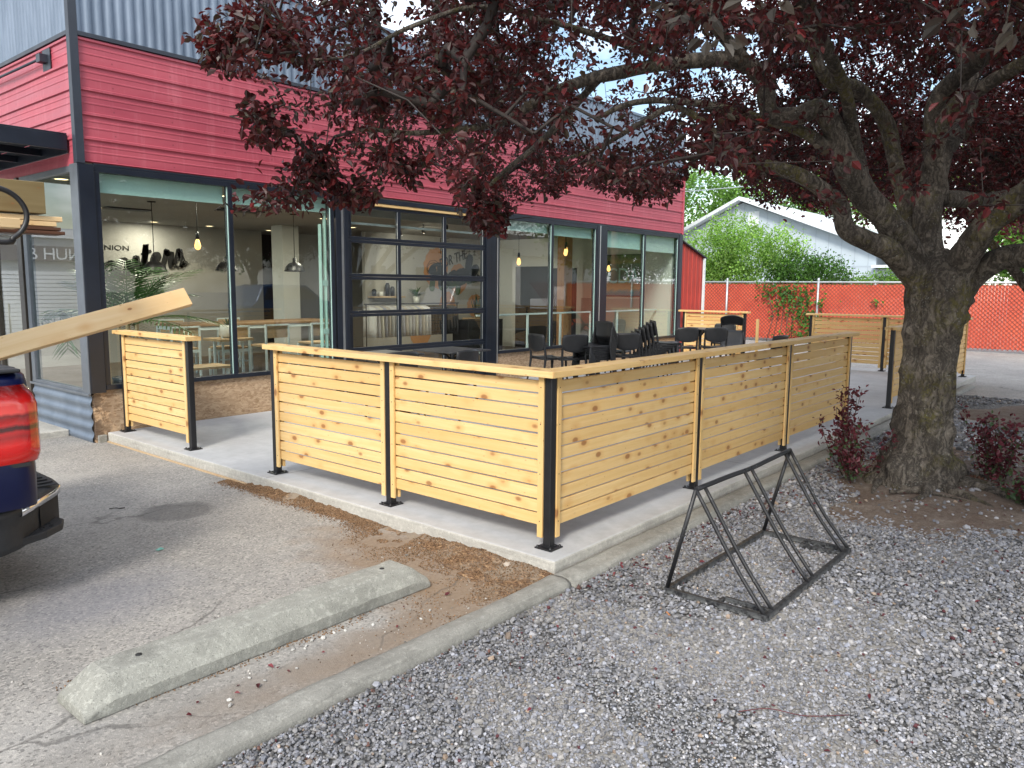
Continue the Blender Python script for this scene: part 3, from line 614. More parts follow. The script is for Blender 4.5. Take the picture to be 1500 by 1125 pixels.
# windows
def window(name,x0,x1,z0,z1,mull,shade_z,post_r=False,parent=cafe,smat='shade'):
    b=MB(); d0,d1=FY-.018,FY+.07; fw_=.05
    b.box(x0,x1,d0,d1,z1-.055,z1); b.box(x0,x1,d0-.012,d1,z0,z0+.05); b.box(x0,x0+fw_,d0+.001,d1,z0+.05,z1-.055); b.box(x1-fw_,x1,d0+.001,d1,z0+.05,z1-.055)
    for m_ in mull: b.box(m_-.028,m_+.028,d0+.001,d1,z0+.05,z1-.055)
    o=b.build('window',M['navy_frame'],parent,bevel=.003)
    for m_ in list(mull)+[x1-fw_+.028]: ins=MB(); ins.box(m_-.034,m_-.0285,FY-.003,FY+.01,z0+.052,z1-.057); ins.build('gasket',M['mint_metal'],o)
    ed=[x0+fw_]+[v for m_ in mull for v in (m_-.028,m_+.028)]+[x1-fw_]
    for i in range(0,len(ed),2):
        a,c=ed[i],ed[i+1]; g=MB(); g.box(a+.001,c-.001,FY+.018,FY+.024,z0+.051,z1-.056); g.build('glass_pane',M['glass'],o)
        sz=shade_z[i//2]; s=MB(); s.box(a+.01,c-.01,FY+.085,FY+.088,z1-.06-sz,z1+.02); s.box(a+.01,c-.01,FY+.080,FY+.094,z1-.06-sz-.018,z1-.0605-sz); s.build('roller_shade',M['shade' if (i//2)%2==0 or smat=='shade' else 'shade_w'],o)
    return o
WZ0,WZ1=.45,2.735
window('w',FX0+.13,2.806,WZ0,WZ1,[1.336],[.17,.16])
part('door_jamb',M['navy_frame'],(2.967,3.03,FY-.03,FY+.12,.0,RB-.003),(5.795,5.88,FY-.03,FY+.12,.0,RB-.003))
part('door_jamb',M['alu'],(2.92,2.966,FY-.01,FY+.10,.0,RB-.05)); part('door_jamb',M['navy_frame'],(2.838,2.919,FY-.02,FY+.10,.0,RB-.003),(5.881,6.056,FY-.012,FY+.10,.0,RB-.003))
part('door_track',M['mint_metal'],(2.75,2.768,FY+.10,FY+.16,.0,2.5),(2.677,2.69,FY+.10,FY+.16,.0,2.35)); part('track_bracket',M['mint_metal'],(2.69,2.795,FY+.095,FY+.099,1.55,1.62),(2.69,2.795,FY+.095,FY+.099,.91,.98))
part('door_header',M['pine'],(3.035,5.79,FY-.022,FY+.06,2.64,2.68)); part('door_header',M['navy_frame'],(3.031,5.794,FY-.03,FY+.10,2.681,RB-.003))
def garage_door():
    x0,x1=3.031,5.794; rows=[(2.172,2.636),(1.678,2.172),(1.174,1.678),(.67,1.174),(.176,.67)]; b=MB(); y0,y1=FY+.0,FY+.045
    cols=np.linspace(x0,x1,4)
    for i,(a,c) in enumerate(rows):
        b.box(x0,x1,y0,y1,a+.002,a+.042); b.box(x0,x1,y0,y1,c-.042,c-.002)
        for j,xx in enumerate(cols):
            a1=xx if j==0 else xx-.03; c1=a1+ (.07 if j in (0,) else .06); 
            if j==3: a1,c1=x1-.07,x1
            b.box(a1,c1,y0+.001,y1-.001,a+.042,c-.042)
    b.box(x0,x1,y0,y1,.012,.174); b.box(x0,x1,y0+.002,y1-.004,.0,.012)
    o=b.build('garage_door',M['navy_frame'],cafe,bevel=.003)
    g=MB()
    for a,c in rows:
        for j in range(3): g.box(cols[j]+.035,cols[j+1]-.035,FY+.02,FY+.026,a+.04,c-.04)
    g.build('glass_pane',M['glass'],o)
    l=MB()
    for a,c in rows:
        for j in range(3):
            xa=cols[j]+(.07 if j==0 else .03); xb=cols[j+1]-(.07 if j==2 else .03); l.box(xb-.009,xb-.0005,FY-.003,FY+.003,a+.045,c-.045)
    l.build('glazing_bead',M['alu'],o,bevel=0)
    h=MB(); h.box(3.1,5.7,FY+.06,FY+.10,2.38,2.41); h.build('strut',M['galv'],o)
garage_door()
window('w2',6.068,8.976,WZ0,WZ1-.02,[7.56],[.14,.16])
part('window_post',M['navy_frame'],(8.977,9.276,FY-.025,FY+.10,WZ0,RB-.003)); part('window_post',M['alu'],(9.05,9.077,FY-.032,FY-.0255,WZ0+.02,RB-.02),(6.057,6.069,FY-.03,FY-.0125,.3,RB-.02))
window('w3',9.277,12.25,WZ0,WZ1-.02,[10.76],[.29,.31],smat='m')
part('window_post',M['charcoal_trim'],(12.251,FX1,FY-.028,FY+.12,-.1,RB-.003)); part('head_trim',M['navy_frame'],(FX0+.13,2.837,FY-.02,FY+.08,WZ1+.001,RB+.012),(6.057,12.25,FY-.02,FY+.08,WZ1-.018,RB+.012))
# side wall (faces the lot)
def side():
    b=MB(); b.box(SX-.02,SX+.06,FY+.165,7.34,WZ0-.05,WZ0+.0); b.box(SX-.02,SX+.06,FY+.165,7.34,2.68,2.74); b.box(SX-.018,SX+.06,7.24,7.34,WZ0,2.68)
    o=b.build('window',M['grey_frame'],cafe,bevel=.003); g=MB(); g.box(SX+.01,SX+.016,FY+.166,7.24,WZ0,2.68); g.build('glass_pane',M['glass'],o)
    b=MB(); b.box(SX-.045,SX-.021,FY+.0,7.36,WZ0-.055,WZ0-.03); b.build('window_sill',M['grey_frame'],cafe,bevel=.003)
    # door with dark frame
    b=MB(); y0,y1=7.38,8.5
    b.box(SX-.03,SX+.07,y0,y0+.09,-.03,2.74); b.box(SX-.03,SX+.07,y1-.09,y1,-.03,2.74); b.box(SX-.03,SX+.07,y0+.09,y1-.09,2.12,2.22); b.box(SX-.02,SX+.05,y0+.09,y0+.17,.0,2.12); b.box(SX-.02,SX+.05,y1-.17,y1-.09,.0,2.12); b.box(SX-.02,SX+.05,y0+.17,y1-.17,0,.22)
    o=b.build('door',M['brown_frame'],cafe,bevel=.003); g=MB(); g.box(SX+.01,SX+.016,y0+.17,y1-.17,.22,2.12); g.box(SX+.01,SX+.016,y0+.09,y1-.09,2.22,2.74); g.build('glass_pane',M['glass'],o)
    h=MB(); h.tube([(SX-.07,y1-.2,.9),(SX-.07,y1-.2,1.3)],.012); h.build('handle',M['alu'],o)
    b=MB(); b.box(SX-.02,SX+.06,8.51,12,WZ0-.05,WZ0); b.box(SX-.02,SX+.06,8.51,12,2.68,2.74); 
    for y in (8.51,9.8,11.1): b.box(SX-.018,SX+.06,y,y+.07,WZ0,2.68)
    o=b.build('window',M['grey_frame'],cafe,bevel=.003); g=MB(); g.box(SX+.01,SX+.016,8.58,12,WZ0,2.68); g.build('glass_pane',M['glass'],o)
    # horizontal corrugated base
    z=np.linspace(-.10,.40,90); d=SX-.012-.010*np.sin((z+.1)/.125*2*PI); a=np.array([FY+.02,7.35]); V=np.stack([np.tile(d,2),np.repeat(a,90),np.tile(z,2)],1); i=np.arange(89); F=np.stack([i,i+1,i+91,i+90],1); npmesh('base_cladding',V,F,M['corr'],cafe,smooth=True)
    V2=V.copy(); V2[:,1]=np.repeat([8.51,12.],90); npmesh('base_cladding',V2,F,M['corr'],cafe,smooth=True)
    part('head_trim',M['red_dark'] if 'red_dark' in M else M['red'],(SX-.012,SX+.05,FY+.05,16,2.741,RB+.06),bevel=0)
    part('wall_edge',M['osb'],(SX+.0,SX+.05,FY+.02,FY+.15,-.15,.40),bevel=0)
    # canopy
    c=MB(); c.box(-2.9,SX-.03,5.90,5.94,2.89,3.04); c.box(-2.9,-2.86,5.941,8.9,2.89,3.04); c.box(-2.859,SX-.03,8.86,8.9,2.89,3.04)
    for y in (6.6,7.3,8.0): c.box(-2.859,SX-.03,y,y+.05,2.90,2.97)
    for x in (-2.2,-1.5,-.95): c.box(x,x+.05,5.941,8.859,2.905,2.95)
    c.box(-2.9,SX-.03,5.90,8.9,3.0405,3.055)
    c.box(SX-.03,SX-.019,5.92,8.9,2.86,3.04)
    c.build('entrance_canopy',M['navy_frame'],cafe,bevel=.003)
    # rod bracket on the red band
    k=MB(); k.box(SX-.10,SX-.02,6.28,6.38,3.80,3.88); k.box(SX-.024,SX-.018,6.22,6.42,3.73,3.94); k.tube([(SX-.07,6.33,3.84),(SX-.07,8.9,3.86)],.014); k.build('canopy_rod',M['charcoal_trim'],cafe,bevel=.002)
M['brown_frame']=simple('bronze_frame',(.07,.06,.05),.4,.2,.2,4,.04,80)
side()
# shell: roof, side, back walls, floor, ceiling
part('roof',M['galv'],(FX0+.05,FX1,FY+.21,16,TOP-.3,TOP-.28),bevel=0)
RY=13.4
part('floor',M['floor_in'],(SX+.06,FX1-.1,FY+.05,16,-.06,-.02),bevel=0)
part('ceiling',M['ceil'],(SX+.07,FX1-.09,FY+.13,15.9,2.78,2.82),bevel=0)
part('interior_wall',M['wall_in'],(SX+.3,6.6,RY,RY+.1,-.02,2.78),(7.6,FX1-.1,RY,RY+.1,-.02,2.78),(7.9,12.19,11.3,11.4,-.02,2.779),bevel=0)
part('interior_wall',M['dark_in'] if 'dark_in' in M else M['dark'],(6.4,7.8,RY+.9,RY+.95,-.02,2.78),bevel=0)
part('interior_wall',M['wall_in_w'],(12.2,12.28,FY+.13,RY+.05,-.02,2.78),bevel=0)
part('outer_wall',M['galv'],(FX1-.095,FX1-.0,FY+.13,16,-.1,TOP-.31),(SX+.05,FX1-.1,15.9,16,-.1,TOP-.31),bevel=0)
part('interior_column',M['wall_in_w'],(5.75,6.15,11.3,11.7,-.02,2.78),bevel=.01)
part('ceiling_beam',M['wall_in'],(2.0,9.5,FY+.5,FY+.6,2.55,2.77),bevel=0)
# doorways in the end wall
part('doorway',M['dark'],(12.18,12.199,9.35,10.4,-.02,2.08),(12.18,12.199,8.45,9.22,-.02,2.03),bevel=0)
part('wainscot',M['pinkish'] if 'pinkish' in M else M['wall_in'],(12.18,12.199,6.6,8.3,-.02,1.3),bevel=0)
# ------------------------------------------------------------------ lettering
def text_mesh(txt,name,size,loc,rot,mat,parent=None,ext=.004,shear=0,sx=1):
    cu=bpy.data.curves.new(name,'FONT'); cu.body=txt; cu.size=size; cu.extrude=ext; cu.shear=shear
    o=bpy.data.objects.new(name,cu); COL.objects.link(o); bpy.context.view_layer.update()
    me=bpy.data.meshes.new_from_object(o.evaluated_get(bpy.context.evaluated_depsgraph_get())); bpy.data.objects.remove(o)
    me.materials.clear(); me.materials.append(mat); o=bpy.data.objects.new(name,me); COL.objects.link(o); o.location=loc; o.rotation_euler=rot; o.scale=(sx,1,1)
    if parent: o.parent=parent
    return o
SCRIPT={ # handwritten strokes, x-height 1
'R':([(.1,0),(.22,.8),(.35,1.6)],[(.02,1.3),(.3,1.65),(.7,1.6),(.8,1.25),(.5,.9),(.25,.85),(.55,.6),(.75,.1),(1.0,.05)]),
'o':([(.55,.95),(.2,.8),(.1,.35),(.3,.0),(.6,.2),(.68,.65),(.5,.95),(.75,.8),(.95,.85)],),
'a':([(.7,.85),(.4,.98),(.12,.6),(.12,.15),(.35,.02),(.62,.45),(.74,.9),(.68,.3),(.8,.02),(1.0,.25)],),
's':([(-.05,.2),(.25,.6),(.42,1.02),(.5,.6),(.6,.25),(.42,-.02),(.15,.05)],[(.42,-.0),(.75,.1),(.85,.3)]),
't':([(.0,.3),(.25,.9),(.38,1.6),(.28,.8),(.22,.25),(.38,.0),(.7,.2)],[(.02,1.1),(.35,1.12),(.72,1.2)]),
'e':([(-.05,.25),(.35,.5),(.58,.8),(.4,1.0),(.16,.65),(.16,.2),(.4,.0),(.7,.12),(.85,.3)],),
'r':([(-.05,.2),(.2,.75),(.3,1.1),(.34,.85),(.6,.9),(.52,.4),(.6,.05),(.85,.22)],),
'P':([(.2,0),(.3,.8),(.45,1.6)],[(.0,1.2),(.3,1.6),(.75,1.7),(.95,1.35),(.7,.95),(.35,.85)]),
'p':([(-.02,.3),(.2,.95),(.15,.2),(.05,-.7)],[(.15,.3),(.4,.95),(.7,.75),(.6,.2),(.3,.02),(.7,.1),(.9,.3)]),
'l':([(-.05,.25),(.3,.9),(.5,1.6),(.35,1.75),(.2,1.1),(.2,.3),(.38,.0),(.65,.2)],)}
def script(word,name,x0,x1,z0,y,h,mat,parent,ang=0,wid=.13,group=None):
    b=MB(); x=0; adv={'R':.95,'P':.9,'s':.72,'t':.6,'l':.55,'r':.75}
    tot=sum(adv.get(c,.85) for c in word); sc=(x1-x0)/tot
    ca,sa=math.cos(ang),math.sin(ang)
    for c in word:
        for st in SCRIPT[c]:
            pts=catmull([((x+px_)*sc+pz*.18*h,0,pz*h) for px_,pz in st],5)
            L_=[];R_=[]
            for i,p in enumerate(pts):
                q0=pts[max(0,i-1)];q1=pts[min(len(pts)-1,i+1)]; d=(q1-q0).normalized(); n=Vector((-d.z,0,d.x)); w=wid*h*(.55+.75*abs(d.z))*(.5 if i in(0,len(pts)-1) else 1)
                L_.append(p+n*w*.5); R_.append(p-n*w*.5)
            vs=[]
            for q in L_+R_:
                X=q.x*ca-q.z*sa; Z=q.x*sa+q.z*ca
                vs.append((x0+X,y,z0+Z))
            n_=len(pts); b.add(vs,[(i,i+1,n_+i+1,n_+i) for i in range(n_-1)])
            b.add([(v[0],v[1]-.003,v[2]) for v in vs],[(i,i+1,n_+i+1,n_+i) for i in range(n_-1)])
        x+=adv.get(c,.85)
    return b.build(name,mat,parent,fixn=False)
script('Roasters','wall_lettering',2.75,4.75,1.55,RY-.012,.36,M['ink'],cafe,ang=R(11),wid=.26)
text_mesh('UNION','wall_lettering',.14,(2.95,RY-.006,2.22),(R(90),0,0),M['ink'],cafe,sx=1.35)
MWY=11.3
def mat_pe():
    t=NT('mural_letter_green'); z=t.sep(t.pos())[2]; t.P(Base_Color=t.mix(t.ramp(t.math('ADD',t.math('SUBTRACT',z,1.45),t.math('MULTIPLY',t.math('SUBTRACT',t.noise(t.pos(),9,3),.5),.3)),[(.05,0),(.35,1)]),(.07,.12,.025),(.012,.015,.012)),Roughness=.6); return t.m
M['mural_green']=mat_pe(); M['peach']=simple('mural_peach_paint',(.50,.24,.10),.7,0,.12,5,0); M['ink_line']=M['ink']
script('People','mural_lettering',9.9,11.75,1.42,MWY-.03,.36,M['mural_green'],cafe,ang=R(10),wid=.40)
text_mesh('FOR THE','mural_lettering',.36,(10.28,MWY-.02,1.98),(R(90),-R(17),0),M['ink'],cafe,shear=.2,sx=.72)
def disc(name,cx,cz,rx,rz,y,mat,n=28):
    b=MB(); vs=[(cx+rx*math.cos(2*PI*k/n)*(1+.06*math.sin(3*k)),y-d,cz+rz*math.sin(2*PI*k/n)*(1+.05*math.cos(2*k))) for d in (0,.004) for k in range(n)]
    b.add(vs,[tuple(range(n)),tuple(range(n,2*n))]+[(k,(k+1)%n,n+(k+1)%n,n+k) for k in range(n)]); return b.build(name,mat,cafe)
for a in ((10.15,2.0,.42,.50),(10.95,1.75,.33,.38),(10.55,1.0,.3,.42),(11.6,1.05,.32,.3),(9.6,.55,.38,.5)): disc('mural_disc',*a,MWY-.006,M['peach'])
b=MB()
for cx,cz,rr in ((10.05,1.98,.24),(10.2,1.88,.16),(11.75,1.1,.22)):
    b.tube([(cx+rr*(1-.05*k/8)*math.cos(k*.7),MWY-.014,cz+rr*(1-.03*k)*math.sin(k*.7)) for k in range(18)],.006,4)
for x in (11.15,11.35,11.55): 
    b.tube([(x,MWY-.014,2.35),(x,MWY-.014,2.62)],.005,4)
    for z in (2.38,2.45,2.52,2.58): b.tube([(x-.05,MWY-.014,z),(x,MWY-.014,z+.03),(x+.05,MWY-.014,z)],.006,4)
b.tube([(10.3,MWY-.014,2.35),(10.3,MWY-.014,2.75),(10.6,MWY-.014,2.75)],.008,4); b.tube([(10.38,MWY-.014,2.35),(10.38,MWY-.014,2.68),(10.6,MWY-.014,2.68)],.006,4)
b.build('mural_line',M['ink'],cafe)
# ------------------------------------------------------------------ lamps inside
M['bulb']=emis('lit_filament',(1,.55,.18),14); M['down']=emis('lit_downlight',(1,.70,.38),3.2)
M['bulbglass']=emis('glowing_bulb_glass',(1,.52,.16),1.5)
for i,(x,y) in enumerate([(.99,8.15),(.8,6.08),(2.27,7.43),(3.82,12.8),(5.03,12.86),(3.75,8.27),(5.31,9.3),(6.48,12.9),(5.06,7.6),(.16,7.4),(9.1,8.4),(1.9,10.6),(7.0,10.6)]):
    b=MB(); b.lathe([(0,2.776),(.075,2.776),(.078,2.779)],16,(x,y,0)); o=b.build('downlight',M['down'],cafe); b=MB(); b.lathe([(.078,2.7795),(.079,2.772),(.098,2.774),(.1,2.7795)],16,(x,y,0)); b.build('trim_ring',M['white_metal'],o)
    if i in (0,2,3,5,6,8,10): ll=bpy.data.lights.new('downlight_glow','AREA'); ll.shape='DISK'; ll.size=.14; ll.energy=20; ll.color=(1,.88,.72); lo=bpy.data.objects.new('downlight_glow',ll); COL.objects.link(lo); lo.location=(x,y,2.768); lo.parent=o
for x,y in ((7.45,9.61),(7.24,8.68),(6.82,7.63)):
    b=MB(); b.tube([(x,y,2.78),(x,y,2.70)],.012); b.lathe([(0,2.70),(.03,2.70),(.045,2.60),(.04,2.60)],14,(x,y,0)); o=b.build('track_spot',M['black_metal'],cafe); b=MB(); b.lathe([(0,2.605),(.037,2.604)],14,(x,y,0)); b.build('lens',M['down'],o); ll=bpy.data.lights.new('added_wall_spot','SPOT'); ll.energy=60; ll.spot_size=R(75); ll.shadow_soft_size=.04; ll.color=(1,.88,.72); lo=bpy.data.objects.new('added_wall_spot',ll); COL.objects.link(lo); lo.location=(x,y,2.59); lo.rotation_euler=(Vector((x,y,2.59))-Vector((x+3.2,11.3,1.3))).to_track_quat('Z','Y').to_euler(); lo.parent=o  # spot light added at each head to brighten the mural wall
b=MB()
for x0,x1,y in ((1.9,2.6,10.3),(3.2,3.9,9.0),(4.2,7.6,7.0)): b.box(x0,x1,y,y+.3,2.755,2.779)
b.build('ceiling_vent',M['charcoal_trim'],cafe)
def pendant_bulb(x,y,z,label):
    t=thing('pendant_bulb',label,'pendant lamp',(x,y,z),group='bare bulb pendants')
    b=MB(); b.tube([(0,0,2.779-z),(0,0,.17)],.005,6); b.build('cord',M['ink'],t); b=MB(); b.lathe([(0,.19),(.02,.185),(.026,.15),(.026,.09),(.02,.085)],12); b.build('socket',M['black_metal'],t)
    b=MB(); b.lathe([(.017,.084),(.03,.05),(.042,.0),(.038,-.035),(.02,-.058),(0,-.064)],14); b.build('bulb',M['bulbglass'],t)
    b=MB(); b.tube([(0,0,.04),(.008,0,.0),(-.006,0,-.03)],.007,6); b.build('filament',M['bulb'],t)
pendant_bulb(1.93,7.6,2.09,'bare glowing filament bulb hanging behind the leftmost big window')
for a,l in (((8.55,7.3,2.05),'bare glowing bulb on a long cord behind the window just right of the garage door'),((10.15,7.3,2.34),'higher glowing bulb near the mullion of the second window bay'),((9.93,7.15,2.28),'paired glowing bulb just left of and below the high one'),((11.85,7.3,1.99),'bare glowing bulb in front of the framed coastal picture')): pendant_bulb(*a,l)
def dome(x,y,z,label):
    t=thing('dome_pendant',label,'pendant lamp',(x,y,z),group='black dome pendants')
    b=MB(); b.tube([(0,0,2.779-z),(0,0,.17)],.006,6); b.lathe([(0,2.779-z),(.06,2.778-z),(.06,2.765-z),(0,2.76-z)],14); b.build('cord',M['ink'],t)
    b=MB(); b.lathe([(0,.24),(.03,.235),(.035,.16),(.09,.145),(.15,.09),(.175,.02),(.18,0),(.172,0),(.165,.02),(.14,.08),(.08,.13),(0,.14)],24); b.build('lamp_shade',M['black_metal'],t)
    b=MB(); b.lathe([(0,.02),(.12,.018),(.160,.012)],20); b.build('diffuser',M['down'],t)
dome(1.98,9,1.74,'black dome pendant hanging in front of the script lettering'); dome(3.16,9,1.77,'black dome pendant just left of the window mullion'); dome(4.45,9,1.79,'black dome pendant before the dark doorway')
# ------------------------------------------------------------------ interior furniture
def ctable(x0,x1,y0,y1,h,label):
    t=thing('cafe_table',label,'table',((x0+x1)/2,(y0+y1)/2,-.02)); w=(x1-x0)/2;d=(y1-y0)/2
    b=MB(); b.box(-w,w,-d,d,h-.04,h,axis=0,ch=.004); b.build('table_top',M['table_wood'],t)
    b=MB(); b.box(-w+.02,w-.02,-d+.02,-d+.06,h-.10,h-.041); b.box(-w+.02,w-.02,d-.06,d-.02,h-.10,h-.041); b.box(-w+.02,-w+.06,-d+.061,d-.061,h-.10,h-.041); b.box(w-.06,w-.02,-d+.061,d-.061,h-.10,h-.041); b.build('frame',M['white_metal'],t,bevel=.003)
    for sx in (-1,1):
        for sy in (-1,1):
            b=MB(); b.box(sx*(w-.04)-.022,sx*(w-.04)+.022,sy*(d-.04)-.022,sy*(d-.04)+.022,0,h-.101); b.build('leg',M['white_metal'],t,bevel=.003)
ctable(2.5,5.6,9.3,10.2,.93,'long wooden table on white steel legs seen through the left windows')
def cchair(x,y,rz,label):
    t=thing('cafe_chair',label,'chair',(x,y,-.02),rz,'white framed chairs inside the cafe')
    b=MB(); b.box(-.21,.21,-.21,.21,.60,.63,axis=0,ch=.004); b.build('seat',M['seat_wood'],t)
    b=MB(); b.box(-.21,.21,.195,.215,.74,.93,axis=0,ch=.004); b.build('backrest',M['seat_wood'],t)
    b=MB(); b.box(-.22,.22,-.22,-.185,.555,.598); b.box(-.22,.22,.185,.22,.555,.598); b.box(-.22,.22,.216,.235,.93,.955); b.box(-.2,.2,-.21,-.19,.15,.18); b.box(-.2,.2,.19,.21,.15,.18); b.build('frame',M['white_metal'],t,bevel=.003)
    for sx in (-1,1):
        b=MB(); b.box(sx*.215-.015,sx*.215+.015,-.22,-.19,0,.60); b.build('leg',M['white_metal'],t,bevel=.003); b=MB(); b.box(sx*.215-.015,sx*.215+.015,.205,.235,0,.955); b.build('leg',M['white_metal'],t,bevel=.003)
for i,(x,y,rz,l) in enumerate([(2.1,8.6,3.14,'white framed chair nearest the palm behind the short railing'),(2.75,8.3,3.1,'white framed chair behind the window mullion'),(3.45,8.3,3.2,'white framed chair right of the succulent pot'),(4.35,8.3,3.1,'white framed chair beside the garage door track'),(3.1,10.6,0,'white framed chair on the far side of the long table, left'),(4.2,10.6,0,'white framed chair on the far side of the long table, right')]): cchair(x,y,rz,l)
b=MB(); b.box(.8,2.0,6.9,7.35,.44,.47,axis=0); tag(b.build('bench_top',M['seat_wood']),'low wooden bench top on white legs behind the short railing','bench'); bt=bpy.data.objects['bench_top']
for x in (.85,1.92):
    for y in (6.93,7.28): l=MB(); l.box(x,x+.035,y,y+.035,-.02,.438); l.build('leg',M['white_metal'],bt)
# white guard rail near the right windows
g=thing('guard_rail','white steel guard rail inside the right-hand windows','rail',(0,6.2,-.02))
b=MB(); b.box(6.1,12.15,-.02,.02,1.07,1.10); b.box(6.1,12.15,-.015,.015,.44,.465); b.build('top_rail',M['white_metal'],g,bevel=.002)
for x in (6.4,7.48,8.49,9.52,10.52,11.62): b=MB(); b.box(x-.018,x+.018,-.018,.018,0,1.069); b.build('post',M['white_metal'],g,bevel=.002)
# succulent pot on table edge
def leafblades(name,n,h,w,spread,mat,parent,seed=0,droop=.3,segs=5,base=(0,0,0)):
    r=random.Random(seed); b=MB()
    for i in range(n):
        a=r.uniform(0,2*PI); L_=h*r.uniform(.7,1); tl=r.uniform(.1,1)*spread; vs=[]
        for s in range(segs+1):
            t=s/segs; rr=L_*math.sin(tl)*t+droop*L_*t*t*.4; z=L_*math.cos(tl)*t-droop*L_*t*t*.35; ww=w*(1-t)**.6*(.6+1.2*t if t<.4 else 1)
            cx,cy=rr*math.cos(a),rr*math.sin(a); nx,ny=-math.sin(a),math.cos(a); vs+=[(base[0]+cx-nx*ww/2,base[1]+cy-ny*ww/2,base[2]+z+.0),(base[0]+cx,base[1]+cy,base[2]+z-ww*.2),(base[0]+cx+nx*ww/2,base[1]+cy+ny*ww/2,base[2]+z)]
        b.add(vs,[(s*3+k,s*3+k+1,s*3+k+4,s*3+k+3) for s in range(segs) for k in range(2)],smooth=True)
    return b.build(name,mat,parent,fixn=False)
M['palm_green']=simple('palm_green',(.045,.14,.025),.45,0,.4,8,0); M['dark_green']=simple('dark_green_leaf',(.022,.06,.018),.45,0,.4,8,0); M['pot']=simple('white_pot',(.62,.62,.58),.4,0,.05,3,0); M['grey_pot']=simple('dark_grey_pot',(.03,.035,.045),.5,0,.1,3,0)
t=thing('succulent_pot','white round pot with a small succulent by the left window','plant pot',(2.62,8.1,.78)); b=MB(); b.lathe([(0,-.02),(.09,-.02),(.125,.02),(.115,.14),(.10,.17),(.09,.165),(0,.15)],20); b.build('pot',M['pot'],t); leafblades('foliage',14,.16,.03,.9,M['dark_green'],t,3,base=(0,0,.15))
b=MB(); b.box(2.35,2.9,7.85,8.35,.72,.755,axis=0); o=b.build('side_table',M['seat_wood']); tag(o,'small white-legged side table under the succulent pot','table'); 
for x in (2.38,2.84): l=MB(); l.box(x,x+.03,8.08,8.11,-.02,.719); l.build('leg',M['white_metal'],o)
# palm
def palm():
    t=thing('potted_palm','tall green palm in a dark pot behind the leftmost window','palm',(.62,6.9,-.02)); b=MB(); b.lathe([(0,0),(.16,0),(.2,.42),(.21,.45),(.18,.45),(.17,.4),(0,.4)],24); b.build('pot',M['grey_pot'],t)
    r=random.Random(5); 
    for i in range(6):
        b=MB(); a=i*1.05; b.tube(catmull([(0.05*math.cos(a),.05*math.sin(a),.38),(.09*math.cos(a),.09*math.sin(a),.8),(.12*math.cos(a),.12*math.sin(a),1.15)],4),[.016]*8+[.01],6); b.build('stem',M['seat_wood'],t)
    fr=MB()
    for i in range(24):
        a=2*PI*i/24*2.4+r.uniform(-.2,.2); el=r.uniform(.25,1.35); Ln=r.uniform(.85,1.3); pts=[]
        for s in range(9):
            u=s/8; rr=Ln*u*math.cos(el)+.25*Ln*u*u; z=1.08+Ln*u*math.sin(el)-.55*Ln*u*u*(1.1-math.sin(el)*.6); pts.append(Vector((max(-.70,.08*math.cos(a)+rr*math.cos(a)*.9),max(-.90,.08*math.sin(a)+rr*math.sin(a)*.9),z)))
        fr.tube(pts,[.007]*8+[.003],5)
        for s in range(1,9):
            for sub in (0,.5):
                if s==8 and sub: continue
                p=pts[s].lerp(pts[min(8,s+1)],sub); d=(pts[min(8,s+1)]-pts[s-1]).normalized(); side=d.cross(Vector((0,0,1))).normalized()
                for sg in (-1,1):
                    l_=.30*math.sin(PI*min(1,(s+sub)/8.6))**.6+.05; dirv=(side*sg*.8+d*.7+Vector((0,0,-.12))).normalized(); e1=p+dirv*l_*.5; e2=p+dirv*l_+Vector((0,0,-.08*l_)); w=d*.013
                    fr.add([p-w*.5,p+w*.5,e1+w,e1-w,e2],[(0,1,2,3),(3,2,4)])
    fr.build('frond',M['palm_green'],t,fixn=False)
palm()
# shelf, garments, black counter, planter box, poster
b=MB(); b.box(7.95,8.9,11.05,11.29,1.28,1.32,axis=0,ch=.003); tag(b.build('wall_shelf',M['seat_wood']),'wooden wall shelf behind the garage door glass','shelf')
for i,(x,c,h) in enumerate([(8.05,'grey_pot',.16),(8.25,'pot',.1),(8.45,'black_metal',.3),(8.6,'black_metal',.22),(8.8,'pot',.12)]):
    b=MB(); b.lathe([(0,0),(.05,0),(.055,h*.8),(.03,h),(0,h)],14); o=b.build('canister',M[c]); o.location=(x,11.17,1.322); tag(o,['small grey canister at the left end of the wall shelf','short white cup on the wall shelf','tall black bottle in the middle of the wall shelf','shorter black bottle on the wall shelf','white cup at the right end of the wall shelf'][i],'canister')
rk=thing('garment_rack','black rack hung with pale shirts behind the lower garage door panes','clothes rack',(0,0,-.02)); b=MB(); b.tube([(6.55,9.7,1.2),(9.3,9.7,1.2)],.013); b.build('rail',M['black_metal'],rk)
for x in (6.6,9.25): b=MB(); b.tube([(x,9.7,0),(x,9.7,1.2)],.013); b.tube([(x,9.4,.03),(x,10,.03)],.013); b.build('post',M['black_metal'],rk)
shc=[(.55,.55,.56),(.45,.44,.47),(.60,.58,.52),(.35,.36,.42),(.5,.46,.42)]
for i in range(26):
    x=6.7+i*.095; c=shc[i%5] if i<17 else (.03,.03,.035); m=M.setdefault('shirt%d'%(i%5 if i<17 else 9),simple('hung_shirt_cloth',c,.9,0,.1,6,0))
    b=MB(); b.loft([[(x+dx,9.7+yy,z) for dx,yy in ((-.012,-w),(.012,-w),(.02,0),(.012,w),(-.012,w),(-.02,0))] for z,w in ((1.14,.03),(1.09,.17),(1.0,.20),(.7,.21),(.5,.215+.02*math.sin(i)))]); o=b.build('shirt',m); tag(o,'folded-shoulder shirt on a hanger on the garment rack' if i<17 else 'black shirt on a hanger at the right end of the garment rack','shirt','pale shirts on the garment rack' if i<17 else 'black shirts on the garment rack')
